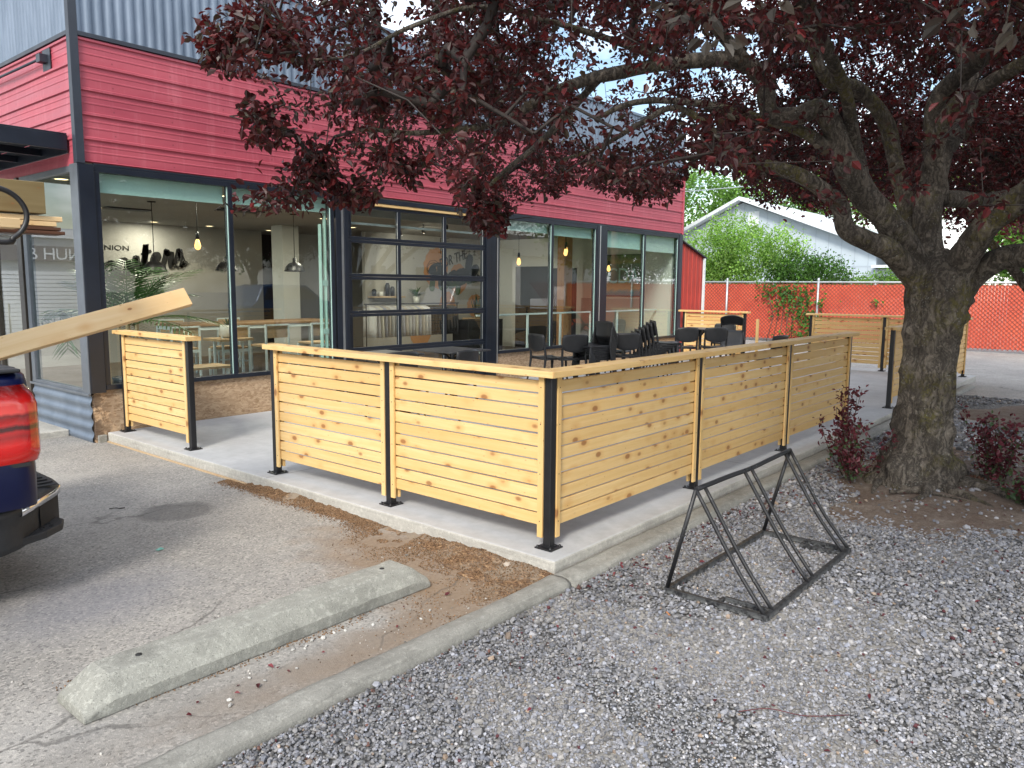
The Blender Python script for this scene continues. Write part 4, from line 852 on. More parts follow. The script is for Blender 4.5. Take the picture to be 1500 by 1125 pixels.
b=MB(); b.box(9.2,10.4,9.3,9.8,-.02,.8); o=b.build('display_counter',M['black_metal'],bevel=.01); tag(o,'black display counter behind the middle garage door panes','counter')
t=thing('side_cabinet','light wood cabinet on white legs below the mural','cabinet',(10.6,10.2,-.02)); b=MB(); b.box(-.45,.45,-.2,.2,.62,.68,axis=0); b.box(-.45,-.1,-.19,.19,.681,.82,axis=0); b.build('shelf_board',M['seat_wood'],t)
for x in (-.4,0,.36): b=MB(); b.box(x,x+.06,-.15,.15,0,.619); b.build('leg',M['white_metal'],t)
t=thing('snake_plant','tall spiky snake plant in a pot below the mural lettering','plant',(10.95,10.6,-.02)); b=MB(); b.lathe([(0,0),(.17,0),(.2,.6),(.17,.6),(0,.55)],20); b.build('pot',M['pot'],t); leafblades('foliage',26,.95,.07,.35,M['dark_green'],t,8,droop=.1,base=(0,0,.55))
t=thing('shelf_plant','small leafy plant beside the wall shelf','plant',(9.2,11.0,1.25)); leafblades('foliage',40,.35,.04,1.3,M['palm_green'],t,9,droop=.6,base=(0,0,.05)); b=MB(); b.lathe([(0,-.1),(.07,-.1),(.08,.06),(0,.05)],14); b.build('pot',M['pot'],t)
def mat_poster():
    t=NT('coastal_print'); p=t.pos(); z=t.sep(p)[2]; n=t.noise(p,7,4)
    zz=t.math('ADD',z,t.math('MULTIPLY',t.math('SUBTRACT',n,.5),.12)); f=t.math('MULTIPLY_ADD',zz,1.07,-1.44)
    t.P(Base_Color=t.ramp(f,[(0,(.02,.17,.26)),(.12,(.03,.30,.36)),(.2,(.45,.38,.22)),(.35,(.25,.20,.10)),(.42,(.10,.12,.13)),(.8,(.09,.12,.10)),(.86,(.20,.16,.06)),(1,(.08,.10,.05))]),Roughness=.5); return t.m
M['poster']=mat_poster()
po=thing('coastal_picture','framed coastal picture with large pale blue letters on the end wall','picture',(12.18,7.1,1.84)); b=MB(); b.box(-.02,.015,-.48,.48,-.47,.47); b.build('print',M['poster'],po)
b=MB(); 
for q in ((-.025,.018,-.50,-.48,-.49,.49),(-.025,.018,.48,.50,-.49,.49),(-.025,.018,-.48,.48,.47,.49),(-.025,.018,-.48,.48,-.49,-.47)): b.box(*q)
b.build('frame',M['ink'],po); M['pale_blue']=simple('pale_blue_lettering',(.28,.48,.52),.5,0,.1,5,0)
text_mesh('CDA','lettering',.52,(-.024,.43,-.18),(R(90),0,-R(90)),M['pale_blue'],po,sx=.78)
# ------------------------------------------------------------------ patio chairs and tables
def chair_proto():
    t=empty('patio_chair')
    # seat: width x (left-right), front at -y
    b=MB(); rings=[]
    for i in range(9):
        v=i/8; y=-.22+.42*v; dz=-.012*math.sin(PI*v)+(.012 if v<.1 else 0)*-1; hw=.205+.012*math.sin(PI*v); r=[]
        for k in range(9): u=k/8*2-1; r.append((u*hw,y,.452+dz-.010*(1-u*u)))
        for k in range(8,-1,-1): u=k/8*2-1; r.append((u*hw,y,.434+dz-.010*(1-u*u)))
        rings.append(r)
    b.loft(rings); b.build('seat',M['black_plastic'],t)
    b=MB(); rings=[]; n=11
    for i in range(n):
        v=i/(n-1); z=.565+.245*v; hw=(.225-.045*max(0,.35-v)/.35*1.0)-.03*max(0,v-.85)/.15; r=[]
        for k in range(11): u=k/10*2-1; yy=.215+.07*(z-.45)+.045*(1-u*u); r.append((u*hw,yy,z-.0+(.012*(1-u*u) if i==n-1 else 0)-(.03*(1-u*u) if i==0 else 0)))
        for k in range(10,-1,-1): u=k/10*2-1; yy=.215+.07*(z-.45)+.045*(1-u*u)+.014; r.append((u*hw,yy,z+(.012*(1-u*u) if i==n-1 else 0)-(.03*(1-u*u) if i==0 else 0)))
        rings.append(r)
    b.loft(rings); b.build('backrest',M['black_plastic'],t)
    for sx in (-1,1):
        b=MB(); b.tube([(sx*.205,-.245,0),(sx*.198,-.215,.25),(sx*.192,-.205,.445)],[.014,.018,.019],6); b.build('leg',M['black_plastic'],t)
        b=MB(); b.tube(catmull([(sx*.215,.275,0),(sx*.207,.225,.25),(sx*.205,.20,.45),(sx*.208,.222,.62),(sx*.21,.235,.72)],3),[.014,.015,.017,.018,.019,.02,.02,.019,.018,.017,.015,.013,.011],6); b.build('leg',M['black_plastic'],t)
    b=MB(); 
    for sx in (-1,1): b.tube([(sx*.195,-.19,.415),(sx*.203,.2,.415)],.014,6)
    b.tube([(-.19,-.2,.42),(.19,-.2,.42)],.014,6); b.tube([(-.2,.2,.42),(.2,.2,.42)],.014,6); b.build('seat_frame',M['black_plastic'],t)
    return t
CH0=chair_proto(); CHU=[False]
def chair(x,y,rz,label,group,z=0,tilt=None):
    o=CH0 if not CHU[0] else copy_tree(CH0); CHU[0]=True; o.location=(x,y,z); o.rotation_euler=tilt or (0,0,rz); tag(o,label,'chair',group); return o
M['table_top']=M['table_top']
def ptable(x,y,rz,label):
    t=thing('patio_table',label,'table',(x,y,0),rz,'square patio tables'); b=MB(); b.box(-.36,.36,-.36,.36,.722,.742); b.build('table_top',M['table_top'],t,bevel=.006)
    b=MB(); b.tube([(0,0,.03),(0,0,.72)],.032,12); b.build('column',M['black_plastic'],t)
    b=MB()
    for k in range(4):
        a=PI/4+k*PI/2; c,s=math.cos(a),math.sin(a); b.tube([(0,0,.05),(c*.16,s*.16,.045),(c*.33,s*.33,.012)],[.03,.024,.016],8); b.tube(catmull([(0.02*c,.02*s,.60),(c*.10,s*.10,.68),(c*.24,s*.24,.712)],3),[.018]*7,6)
    b.build('base',M['black_plastic'],t)
# positions
ptable(3.62,4.35,.0,'square dark table in front of the middle garage door panes'); ptable(2.62,4.55,0,'square dark table in front of the left garage door panes')
chair(2.35,4.1,PI-.2,'single black chair tucked under the left patio table, back towards the near railing','chairs at the near tables') ; chair(3.02,3.78,PI+.15,'black chair between the two near patio tables with its back to the railing','chairs at the near tables')
S1=(6.75,4.25)
for k in range(6): chair(S1[0]+.10-.030*k,S1[1]-.002*k,-PI/2-.25,['bottom chair of the front chair stack','second chair from the bottom of the front stack','third chair from the bottom of the front stack','fourth chair from the bottom of the front stack','fifth chair up in the front stack','top chair of the front chair stack'][k],'front chair stack',z=.040*k)
chair(6.35,4.85,PI/2-.3,'black chair by the window post, left of the front stack','loose chairs round the front stack'); chair(6.5,4.55,R(150),'black chair close against the left of the front stack','loose chairs round the front stack')
chair(7.55,4.15,R(130),'black chair with its back to the railing between the two stacks','loose chairs between the stacks'); chair(8.2,4.75,.2,'black chair by the window wall between the two stacks','loose chairs between the stacks'); ptable(8.0,4.45,.1,'square dark table between the two chair stacks')
S2=(8.25,3.95)
for k in range(6): chair(S2[0]-.12+.042*k,S2[1]+.10-.048*k,R(42),['bottom chair of the rear leaning stack','second chair from the bottom of the rear stack','third chair from the bottom of the rear stack','fourth chair up in the rear stack','fifth chair up in the rear stack','top chair of the rear leaning stack'][k],'rear chair stack',z=.038*k)
ptable(11.1,4.55,0,'square dark table before the small far railing')
for x,y,rz,l in ((10.0,4.35,R(132),'black chair left of the far table, back towards the camera'),(10.45,3.95,R(128),'black chair in front of the far table, back towards the camera'),(10.3,5.0,.4,'black chair by the last window, behind the far table'),(11.75,4.35,-1.3,'black chair at the right of the far table, seen from the side')): chair(x,y,rz,l,'chairs round the far table')
chair(11.35,3.95,0,'black chair tipped forward against the far table','chairs round the far table',z=.30,tilt=(R(52),0,R(-70)))
chair(8.75,2.2,PI-.2,'lone black chair just beyond the right-hand railing','lone chairs')

b=MB(); b.box(-.16,.16,-.1,.1,-.02,2.775,axis=2); o=b.build('timber_column',mat_wood('column_wood',(.42,.22,.10),(.52,.29,.15))); o.location=(11.35,8.2,0); tag(o,'orange-brown timber column inside the second window bay','column')
# ================================================================== LEAN-TO, FENCE, HOUSES
def leanto():
    t=thing('lean_to_shed','bright red vertical-ribbed metal lean-to at the far end of the cafe','shed',(12.4,FY,0))
    n=14; a=np.linspace(.0,1.15,n*6+1); V=[];
    for x in a:
        ph=(x/.2)%1; d=-.018 if ph<.12 else (-.0 if ph>.2 else -.018*(1-(ph-.12)/.08)); zt=2.60-.33*x/1.15
        V+=[(x,.04+d,-.1),(x,.04+d,zt)]
    i=np.arange(len(a)-1)*2; F=np.stack([i,i+2,i+3,i+1],1); npmesh('wall',np.array(V),F,M['barn_red'],t)
    b=MB(); b.box(1.15,1.17,.0,4,-.1,2.27); b.build('side_wall',M['barn_red'],t)
    b=MB(); b.add([(0,-.03,2.605),(1.22,-.03,2.255),(1.22,4,2.255),(0,4,2.605),(0,-.03,2.63),(1.22,-.03,2.28),(1.22,4,2.28),(0,4,2.63)],[(3,2,1,0),(4,5,6,7),(0,1,5,4),(1,2,6,5),(2,3,7,6),(3,0,4,7)]); b.build('roof',M['charcoal_trim'],t)
    b=MB(); b.box(1.13,1.18,-.02,.03,-.1,2.26); b.build('corner_trim',M['white_metal'],t)
leanto()
def mat_fslat():
    t=NT('red_privacy_slats'); p=t.pos(); f=t.noise(p,1.6,5,.6); g=t.noise(p,9,4); y=t.sep(p)[1]
    c=t.mix(t.ramp(f,[(.35,0),(.65,1)]),(.58,.085,.045),(.70,.125,.06)); c=t.mix(t.ramp(t.math('MULTIPLY',y,-1),[(.0,0),(.9,1)]),c,(.70,.13,.035))
    c=t.mix(t.math('MULTIPLY',t.ramp(g,[(.58,0),(.7,1)]),.35),c,(.62,.33,.26)); t.P(Base_Color=c,Roughness=.6); return t.m
M['fslat']=mat_fslat(); M['fwire']=simple('red_coated_wire',(.30,.07,.05),.6,0,.2,4,0)
def fence():
    X=20.6; Y0,Y1=-3.4,11.5; z0,z1=-.04,1.74
    t=thing('chain_link_fence','red slatted chain-link fence with a pale top rail along the back of the lot','fence',(X,0,-.1))
    b=MB(); y=Y0; r=random.Random(4)
    while y<Y1:
        b.box(.0,.012,y,y+.071,z0+.14,z1+.06+r.uniform(-.015,.02),axis=2); y+=.076
    b.build('privacy_slats',M['fslat'],t)
    b=MB(); H=z1-z0; d=.115; k=Y0-H
    while k<Y1:
        for sgn in (1,-1):
            ya,yb=(k,k+H) if sgn>0 else (k+H,k); za,zb=z0+.1,z1+.1
            # clip to range
            if max(ya,yb)>Y0 and min(ya,yb)<Y1: b.add([(-.02,ya,za),(-.02,ya+.017,za),(-.02,yb+.017,zb),(-.02,yb,zb),(-.008,ya,za),(-.008,ya+.017,za),(-.008,yb+.017,zb),(-.008,yb,zb)],[(0,1,2,3),(7,6,5,4),(0,4,5,1),(3,2,6,7),(0,3,7,4),(1,5,6,2)])
        k+=d
    b.build('wire_mesh',M['fwire'],t,fixn=False)
    b=MB(); b.tube([(-.03,Y0,z1+.13),(-.03,Y1,z1+.13)],.028,8); b.build('top_rail',M['galv'],t)
    y=Y0
    while y<Y1+.1: b=MB(); b.tube([(-.05,y,0),(-.05,y,z1+.2)],.035,8); b.lathe([(.04,z1+.2),(.03,z1+.25),(0,z1+.26)],8,(-.05,y,0)); b.build('post',M['galv'],t); y+=2.93
fence()
M['hblue']=simple('pale_blue_siding',(.42,.49,.55),.7,0,.06,1.5,0); M['hroof']=simple('pale_metal_roof',(.66,.70,.74),.5,.1,.07,1,0); M['hglass']=simple('dark_house_window',(.05,.06,.07),.1,0,.2,1,0)
def gable_house():
    t=thing('gable_house','pale blue-grey house with a white roof behind the red fence','house',(31,0,-.1))
    ya,yb,yr=17.2,6.6,12.5; za,zb,zr=3.4,3.35,5.65
    # gable wall facing the camera, siding board lines as geometry
    b=MB(); poly=[(ya,0),(yb,0),(yb,zb),(yr,zr-.08),(ya,za)]; b.prism(poly,0,0,14); b.build('wall',M['hblue'],t)
    b=MB(); y=yb+.3
    while y<ya:
        zt=zb+(zr-zb)*(y-yb)/(yr-yb) if y<yr else zr+(za-zr)*(y-yr)/(ya-yr); b.box(-.012,-.001,y,y+.03,1.0,zt-.12); y+=.55
    b.box(-.016,-.0,yb,ya,2.6,2.65); b.box(-.02,-.0,yb,ya,1.95,2.0); b.build('batten',M['hbat'],t)
    r=MB()
    for (y0,z0_,y1,z1_) in ((yb-1.1,zb-.43,yr,zr),(ya+.7,za-.33,yr,zr)):
        r.add([(-.5,y0,z0_),(-.5,y1,z1_),(14.5,y1,z1_),(14.5,y0,z0_),(-.5,y0,z0_+.16),(-.5,y1,z1_+.16),(14.5,y1,z1_+.16),(14.5,y0,z0_+.16)],[(3,2,1,0),(4,5,6,7),(0,1,5,4),(1,2,6,5),(2,3,7,6),(3,0,4,7)])
    r.build('roof',M['hroof'],t)
    b=MB(); b.box(-.03,.0,yr-.8,yr-.3,zr-1.15,zr-.5); b.build('vent',M['hroof'],t)
    b=MB()
    for x in (3.5,5.5): b.box(x,x+.5,10.2,10.4,4.72,4.85)
    b.build('roof_vent',M['charcoal_trim'],t)
    b=MB(); b.box(.0,3.5,5.6,6.6,0,2.5); b.build('porch',M['hblue'],t); b=MB(); b.box(-.02,-.001,5.75,6.45,1.5,2.2); b.build('window',M['hglass'],t); b=MB(); b.box(-.5,4,5.2,6.65,2.55,2.66); b.build('porch_roof',M['hroof'],t)
M['hbat']=simple('pale_blue_batten',(.36,.42,.48),.7,0,.05,1.5,0)
gable_house()
# ------------------------------------------------------------------ foliage
def leafquads(P,N,size,ratio,fold=.25,Dr=None):
    """kite-like folded leaves; P centres, N normal dirs, Dr long-axis dirs; returns V,F"""
    n=len(P); D=Dr if Dr is not None else rng.normal(0,1,(n,3)); D=D-(D*N).sum(1,keepdims=True)*N; D/=np.linalg.norm(D,axis=1,keepdims=True)+1e-9; S=np.cross(N,D)
    s=size[:,None]; w=(size*ratio)[:,None]
    base=P-D*s*.5; tip=P+D*s*.5-N*s*.12
    l1=P-D*s*.12+S*w*.5+N*w*fold; l2=P+D*s*.24+S*w*.36+N*w*fold*.7-N*s*.03; r1=P-D*s*.12-S*w*.5+N*w*fold; r2=P+D*s*.24-S*w*.36+N*w*fold*.7-N*s*.03
    V=np.stack([base,l1,l2,tip,r2,r1],1).reshape(-1,3); i=np.arange(n)[:,None]*6
    F=np.concatenate([i+np.array([0,1,2,3]),i+np.array([0,3,4,5])],0); return V,F
def unit(a): return a/(np.linalg.norm(a,axis=1,keepdims=True)+1e-9)
def grow(skel,att,maxseg=.35):
    """connect attractors to nearest node, greedily; returns nodes, parent index"""
    nodes=[np.array(p) for p,_ in skel]; par=[q for _,q in skel]; A=np.array(att)
    NN=np.array(nodes); d=np.full(len(A),1e9); idx=np.zeros(len(A),int)
    for k,p in enumerate(nodes):
        dd=((A-p)**2).sum(1); m=dd<d; d[m]=dd[m]; idx[m]=k
    done=np.zeros(len(A),bool); endn=np.zeros(len(A),int)
    for _ in range(len(A)):
        i=int(np.argmin(np.where(done,1e18,d))); src=nodes[idx[i]]; L_=math.sqrt(d[i]); k=max(1,int(L_/maxseg)); last=idx[i]; new=[]
        for s in range(1,k+1):
            p=src+(A[i]-src)*s/k+(rng.normal(0,.12*L_/k,3) if s<k else 0)+np.array([0,0,.06*L_*math.sin(PI*s/k)]); nodes.append(p); par.append(last); last=len(nodes)-1; new.append(last)
        endn[i]=last; done[i]=True
        for q in new:
            dd=((A-nodes[q])**2).sum(1); m=(dd<d)&~done; d[m]=dd[m]; idx[m]=q
    return np.array(nodes),np.array(par),endn
def tubes_np(name,nodes,par,rad,start,mat,parent,n=5):
    idx=[i for i in range(start,len(nodes)) if par[i]>=0]; i=np.array(idx); A=nodes[par[i]]; B=nodes[i]; D=unit(B-A); up_=np.tile(np.array([0,0,1.]),(len(i),1)); up_[np.abs(D[:,2])>.9]=[1,0,0]; S=unit(np.cross(D,up_)); T=np.cross(D,S)
    an=np.arange(n)*2*PI/n; ring=S[:,None]*np.cos(an)[None,:,None]+T[:,None]*np.sin(an)[None,:,None]
    ra=np.minimum(rad[par[i]],rad[i]*1.6)[:,None,None]; rb=rad[i][:,None,None]
    V=np.concatenate([A[:,None]+ring*ra,B[:,None]+ring*rb],1).reshape(-1,3); b=np.arange(len(i))[:,None]*2*n; k=np.arange(n); F=np.stack([b+k,b+(k+1)%n,b+n+(k+1)%n,b+n+k],2).reshape(-1,4)
    return npmesh(name,V,F,mat,parent,smooth=True)
def limb(pts,rads,name,parent,mat,n=14,knob=.06,seed=0,seg=8):
    pts=catmull(pts,seg); m=len(pts); r=np.interp(np.linspace(0,1,m),np.linspace(0,1,len(rads)),rads)
    b=MB(); b.tube(pts,list(r),n,cap=True); V=np.array(b.v); C=np.repeat(np.array([tuple(p) for p in pts]),n,0); D=V-C
    h=(vnoise(V[:,0]*1+V[:,2]*2.1,V[:,1]+V[:,2]*1.3,3.1,seed)-.5)+.5*(vnoise(V[:,0]*2+V[:,2]*1.1,V[:,1]*2-V[:,2]*2.3,7.,seed+1)-.5)
    V=C+D*(1+knob*2.2*h)[:,None]; b.v=[tuple(v) for v in V]; o=b.build(name,mat,parent); return [tuple(p) for p in pts],r,o
# --- main plum tree
PX,PY=3.60,-1.24
plum=thing('plum_tree','big purple-leaved plum tree with a gnarled mossy trunk beside the bike rack','tree',(0,0,0))
def at(px,py,D):
    x=(px-750)/CF; y=(562.5-py)/CF; v=CPOS+D*(fw+rt*x+up*y); return (round(v.x,3),round(v.y,3),round(v.z,3))
def trunk():
    zs=np.linspace(-.16,1.90,76); n=56; rings=[]; r=random.Random(3)
    knobs=[(r.uniform(0,2*PI),r.uniform(.1,1.5),r.uniform(.03,.08),r.uniform(.02,.055)) for _ in range(38)]+[(r.uniform(0,2*PI),r.uniform(-.12,.12),r.uniform(.05,.12),r.uniform(.05,.11)) for _ in range(20)]
    knobs+=[(R(205),.86,.075,.06),(R(225),1.25,.06,.03),(R(190),.5,.06,.045),(R(250),.62,.07,.045)]
    for z in zs:
        t=(z+.16)/1.88; cx=PX-.06*(1-t)**2+.045*t; cy=PY-.02+.02*math.sin(t*4); base=.212-.010*math.sin(t*PI)+.03*min(1,max(0,t-.68)/.2); base+=.11*math.exp(-(z+.16)/.16); base*=(1-max(0,(z-1.55)/.36)**2.2) if z>1.55 else 1; ring=[]
        for k in range(n):
            a=2*PI*k/n; rr=base*(1+.055*math.sin(3*a+z*1.2+1)+.035*math.sin(7*a-z*1.6)+.022*math.sin(12*a+z*2.2+math.sin(z*6))); rr+=.10*math.exp(-(z+.16)/.13)*abs(math.sin(2.5*a+.7))
            for ka,kz,ks,kh in knobs:
                d=((((a-ka+PI)%(2*PI))-PI)*base)**2+(z-kz)**2; rr+=kh*math.exp(-d/(ks*ks*.6))
            q_=2*PI; rr+=.010*(math.sin(19*a+3*math.sin(z*5)+z*2)*math.sin(z*9+a*3)+.6*math.sin(31*a-z*7+2*math.sin(z*11+a*2)))*1.0
            ring.append((cx+rr*math.cos(a),cy+rr*math.sin(a),z))
        rings.append(ring)
    b=MB(); b.loft(rings); o=b.build('trunk',M['bark'],plum); return o
tk=trunk()
for i,(a,L_,r0) in enumerate([(R(215),.95,.05),(R(185),.75,.045),(R(255),1.15,.06),(R(290),.9,.055),(R(330),1.0,.05),(R(150),.6,.04)]):
    pts=[]; 
    for s in range(6): u=s/5; pts.append((PX+(.22+L_*u)*math.cos(a+.25*math.sin(3*u+i)),PY+(.22+L_*u)*math.sin(a+.25*math.sin(3*u+i)),-.02-.07*u-.03*u*u))
    limb(pts,[r0,r0*.8,r0*.6,r0*.4,r0*.2],'root',plum,M['bark'],10,.12,i)
LIMBS=[ # pixel, pixel, forward distance of the place where the limb stands (all are real positions in the crown)
 ([(1358,430,6.55),(1335,375,6.5),(1300,325,6.4),(1262,280,6.3),(1238,235,6.2),(1222,190,6.15),(1200,160,6.1),(1165,170,6.05),(1128,165,6.0),(1118,118,5.9),(1078,88,5.75),(985,93,5.5),(880,112,5.3),(800,140,5.15),(740,180,5.1)],[.17,.15,.13,.12,.11,.1,.085,.08,.075,.075,.065,.055,.048,.04,.03]),
 ([(1345,420,6.5),(1310,372,6.35),(1270,352,6.25),(1240,335,6.2),(1228,300,6.15),(1190,268,6.1),(1150,250,6.0),(1095,236,5.95),(1040,220,5.8)],[.13,.115,.10,.085,.08,.075,.06,.045,.03]),
 ([(1368,430,6.55),(1358,360,6.6),(1362,290,6.6),(1378,225,6.65),(1412,170,6.7),(1420,110,6.7),(1400,50,6.8),(1390,-40,6.9)],[.2,.15,.135,.12,.10,.08,.07,.05]),
 ([(1352,420,6.6),(1335,330,6.8),(1312,240,6.9),(1296,175,6.9),(1255,130,6.8),(1215,120,6.6),(1190,70,6.5),(1170,-20,6.4)],[.14,.10,.085,.08,.07,.06,.05,.03]),
 ([(1375,450,6.5),(1405,390,6.3),(1440,335,6.0),(1490,295,5.8),(1560,250,5.5),(1640,180,5.3)],[.19,.15,.13,.125,.11,.08]),
 ([(1380,470,6.5),(1420,410,6.4),(1465,380,6.2),(1520,372,6.0),(1600,350,5.8)],[.17,.13,.115,.11,.09]),
 ([(1375,300,6.6),(1368,160,6.45),(1420,100,6.1),(1480,60,5.8),(1560,0,5.5)],[.10,.085,.08,.07,.06]),
 ([(1362,250,6.6),(1390,165,6.3),(1440,128,6.0),(1500,92,5.7),(1600,40,5.5)],[.10,.075,.07,.065,.05]),
 ([(1262,280,6.3),(1250,200,6.2),(1240,140,5.9),(1215,80,5.5),(1190,30,5.2),(1150,-40,4.8)],[.10,.07,.06,.055,.045,.03]),
 ([(1240,240,6.2),(1180,195,6.2),(1100,170,6.3),(1010,150,6.5),(930,150,6.7),(870,175,6.8)],[.07,.06,.05,.04,.03,.022]),
 ([(1380,290,6.6),(1430,292,7.0),(1480,285,7.3),(1550,260,7.6)],[.10,.08,.07,.06]),
 ([(985,93,5.5),(900,60,5.2),(800,30,4.9),(700,10,4.7),(600,40,4.5),(520,80,4.35),(430,90,4.2)],[.035,.028,.022,.018,.014,.01,.007]),
 ([(740,180,5.1),(670,190,4.9),(600,195,4.75),(540,190,4.6),(490,200,4.5)],[.03,.025,.02,.016,.01]),
 ([(880,112,5.3),(800,200,5.4),(740,250,5.3),(700,290,5.2)],[.04,.028,.02,.012]),
 ([(1095,236,5.95),(1000,160,5.9),(940,180,5.9),(880,215,5.9),(820,235,5.9)],[.035,.03,.026,.02,.012]),
 ([(1118,118,5.9),(1040,30,5.5),(980,-60,5.2),(900,-160,4.9)],[.06,.05,.04,.03]),
]
skel=[];srad=[]
for i,(pp,rr) in enumerate(LIMBS):
    pts=[at(*q) for q in pp]
    if i in (0,1,2,3,4,5): pts=[(PX+.04+(pts[0][0]-PX)*.45,PY+(pts[0][1]-PY)*.45,1.30)]+pts; rr=[rr[0]*.8]+rr
    rr=[q*(.80 if k<4 else .9) for k,q in enumerate(rr)]
    P_,r_,o_=limb(pts,rr,'limb',plum,M['bark'],12,.10,i,6)
    for k,p in enumerate(P_): skel.append((p,-1)); srad.append(float(r_[k]))
LOW=np.array([(290,60),(300,95),(330,112),(345,125),(356,205),(430,214),(452,285),(540,305),(560,272),(640,268),(655,262),(672,310),(700,335),(740,340),(752,300),(820,283),(850,258),(870,285),(960,305),(992,292),(1002,255),(1040,250),(1078,255),(1098,298),(1180,312),(1210,322),(1245,300),(1330,290),(1390,325),(1500,335),(1700,340)],float)
def crown_points(n,vis):
    out=[]
    while len(out)<n:
        m=40000; P=np.stack([rng.uniform(-2.4,8.4,m),rng.uniform(-6.2,4.6,m),rng.uniform(1.9,5.6,m)],1)
        d=np.hypot(P[:,0]-3.3,P[:,1]+.9); ok=(d<5.9)
        dome=1.0*np.sqrt(np.clip(1-(d/6.2)**2,0,1)); ok&=P[:,2]<2.1+3.4*dome**.8; ok&=P[:,2]>1.95
        ok&=~((d<1.0)&(P[:,2]<3.0))
        px,py,z=proj(P); fr=(z>.25); ok&=(np.linalg.norm(P-np.array(CPOS),axis=1)>1.5)
        inx=fr&(px>-200)&(px<1700)&(py>-300)&(py<1200)
        low=np.interp(px,LOW[:,0],LOW[:,1]); ok&=~(inx&((py>low-12)|(px<306)))
        ok&=~(fr&(px<306)&(px>-2500)&(py>-700))
        ok&=~(inx&(px>1120)&(z<6.9)&(py>70)&(rng.uniform(0,1,m)<.9)); exc=(px>345)&(px<470)&(py>240)&(py<313)
        hole=inx&(px>840)&(px<985)&(py>70)&(py<215); ok&=~(hole&(rng.uniform(0,1,m)<.80))
        hole=inx&(px>380)&(px<450)&(py>205)&(py<248); ok&=~hole
        hole=inx&(((px>555)&(px<625)&(py<75))|((px>800)&(px<905)&(py>20)&(py<90))|((px>1010)&(px<1110)&(py>40)&(py<150))); ok&=~(hole&(rng.uniform(0,1,m)<.7))
        ok&=~(inx&(px<500)&(z>6.3)); ok&=~(inx&(z<3.5)&(rng.uniform(0,1,m)<.93)); ok&=~(fr&(z<3.0)&(px>-400)&(px<1900)&(py>-500)&(rng.uniform(0,1,m)<.9))
        cl=vnoise(P[:,0]*1.3+P[:,2],P[:,1]*1.3-P[:,2]*.7,1.25,60); ok&=(cl>.30)|(rng.uniform(0,1,m)<.12)
        # points in view, or unseen ones packed in to shade the crown
        ok&=(inx if vis else ~inx); band=inx&(px<1010)&((low-py)<150); c2=vnoise(P[:,0]*3+P[:,2]*1.5,P[:,1]*3-P[:,2]*2.5,1.0,61); ok&=~(band&(c2<.40+.22*np.clip(1-(low-py)/150,0,1))); out+=list(P[ok])
    out=np.array(out)[:n]; return out
att=np.concatenate([crown_points(5000,True),crown_points(4800,False)])  # second batch is unseen foliage, added dense to darken limbs and leaves
# hanging strand points at the lower left
ex=[]
for (a,c,D,k) in ((470,262,4.55,14),(400,292,4.4,7),(360,300,4.3,3),(520,290,4.6,12),(720,325,5.1,14),(700,290,5.1,12),(330,70,3.9,12),(312,85,3.85,5),(380,190,4.1,10),(365,170,4.0,6),(460,230,4.5,8),(590,250,4.7,9),(420,60,3.95,10),(370,40,3.9,10),(900,255,6.3,12),(960,280,6.6,12),(800,270,5.8,8),(640,160,4.8,12),(690,120,4.8,12),(560,140,4.6,10)):
    for _ in range(k): ex.append(at(a+random.gauss(0,20),c+random.gauss(0,9),D+random.gauss(0,.12)))
att=np.concatenate([att,np.array(ex)])
# blocks of view straight above/near the lens: a few big close leaves
nodes,par,endn=grow(skel,att,.3)
# pipe-model radii
cnt=np.zeros(len(nodes)); cnt[endn]+=1; kids=np.zeros(len(nodes))
for i in range(len(nodes)-1,len(skel)-1,-1): kids[i]+=1; kids[par[i]]+=kids[i] if par[i]>=len(skel) else 0
rad=np.maximum(.0024,.0024*np.sqrt(np.maximum(kids,1))); rad=np.minimum(rad,.03); rad[:len(skel)]=np.array(srad)*.5
tubes_np('twigs',nodes,par,rad,len(skel),M['twig'],plum)
def twig_leaves(nodes,par,endn,per,size,spread):
    n=len(endn); e=nodes[endn]; p=nodes[par[endn]]; d=unit(e-p+rng.normal(0,.02,(n,3)))
    N_=n*per; E=np.repeat(e,per,0); Dd=np.repeat(d,per,0); u=rng.uniform(-.9,1.0,N_)[:,None]*spread; off=rng.normal(0,spread*.42,(N_,3)); Pn=E+Dd*u+off; 
    Nn=unit(rng.normal(0,1,(N_,3))*.75+np.array([0,0,.75])); Dr=unit(off+Dd*.05+np.array([0,0,-.05])+rng.normal(0,.03,(N_,3))); s=size*rng.uniform(.65,1.2,N_); return Pn,Nn,Dr,s
Pn,Nn,Dr,s_=twig_leaves(nodes,par,endn,24,.054,.095)
extra=np.arange(len(skel),len(nodes)); extra=extra[rng.uniform(0,1,len(extra))<.5]
P2,N2,D2,s2=twig_leaves(nodes,par,extra,5,.050,.10); Pn=np.concatenate([Pn,P2]);Nn=np.concatenate([Nn,N2]);Dr=np.concatenate([Dr,D2]);s_=np.concatenate([s_,s2])
k=(np.linalg.norm(Pn-np.array(CPOS),axis=1)>1.2)
qx,qy,qz=proj(Pn); k&=~((qz>.2)&(qx>-100)&(qx<1600)&(qy>np.interp(qx,LOW[:,0],LOW[:,1])+10)&(qy<1200)&~((qx>340)&(qx<475)&(qy>235)&(qy<316))); Pn,Nn,Dr,s_=Pn[k],Nn[k],Dr[k],s_[k]
V,F=leafquads(Pn,Nn,s_,rng.uniform(.5,.64,len(s_)),.2,Dr)
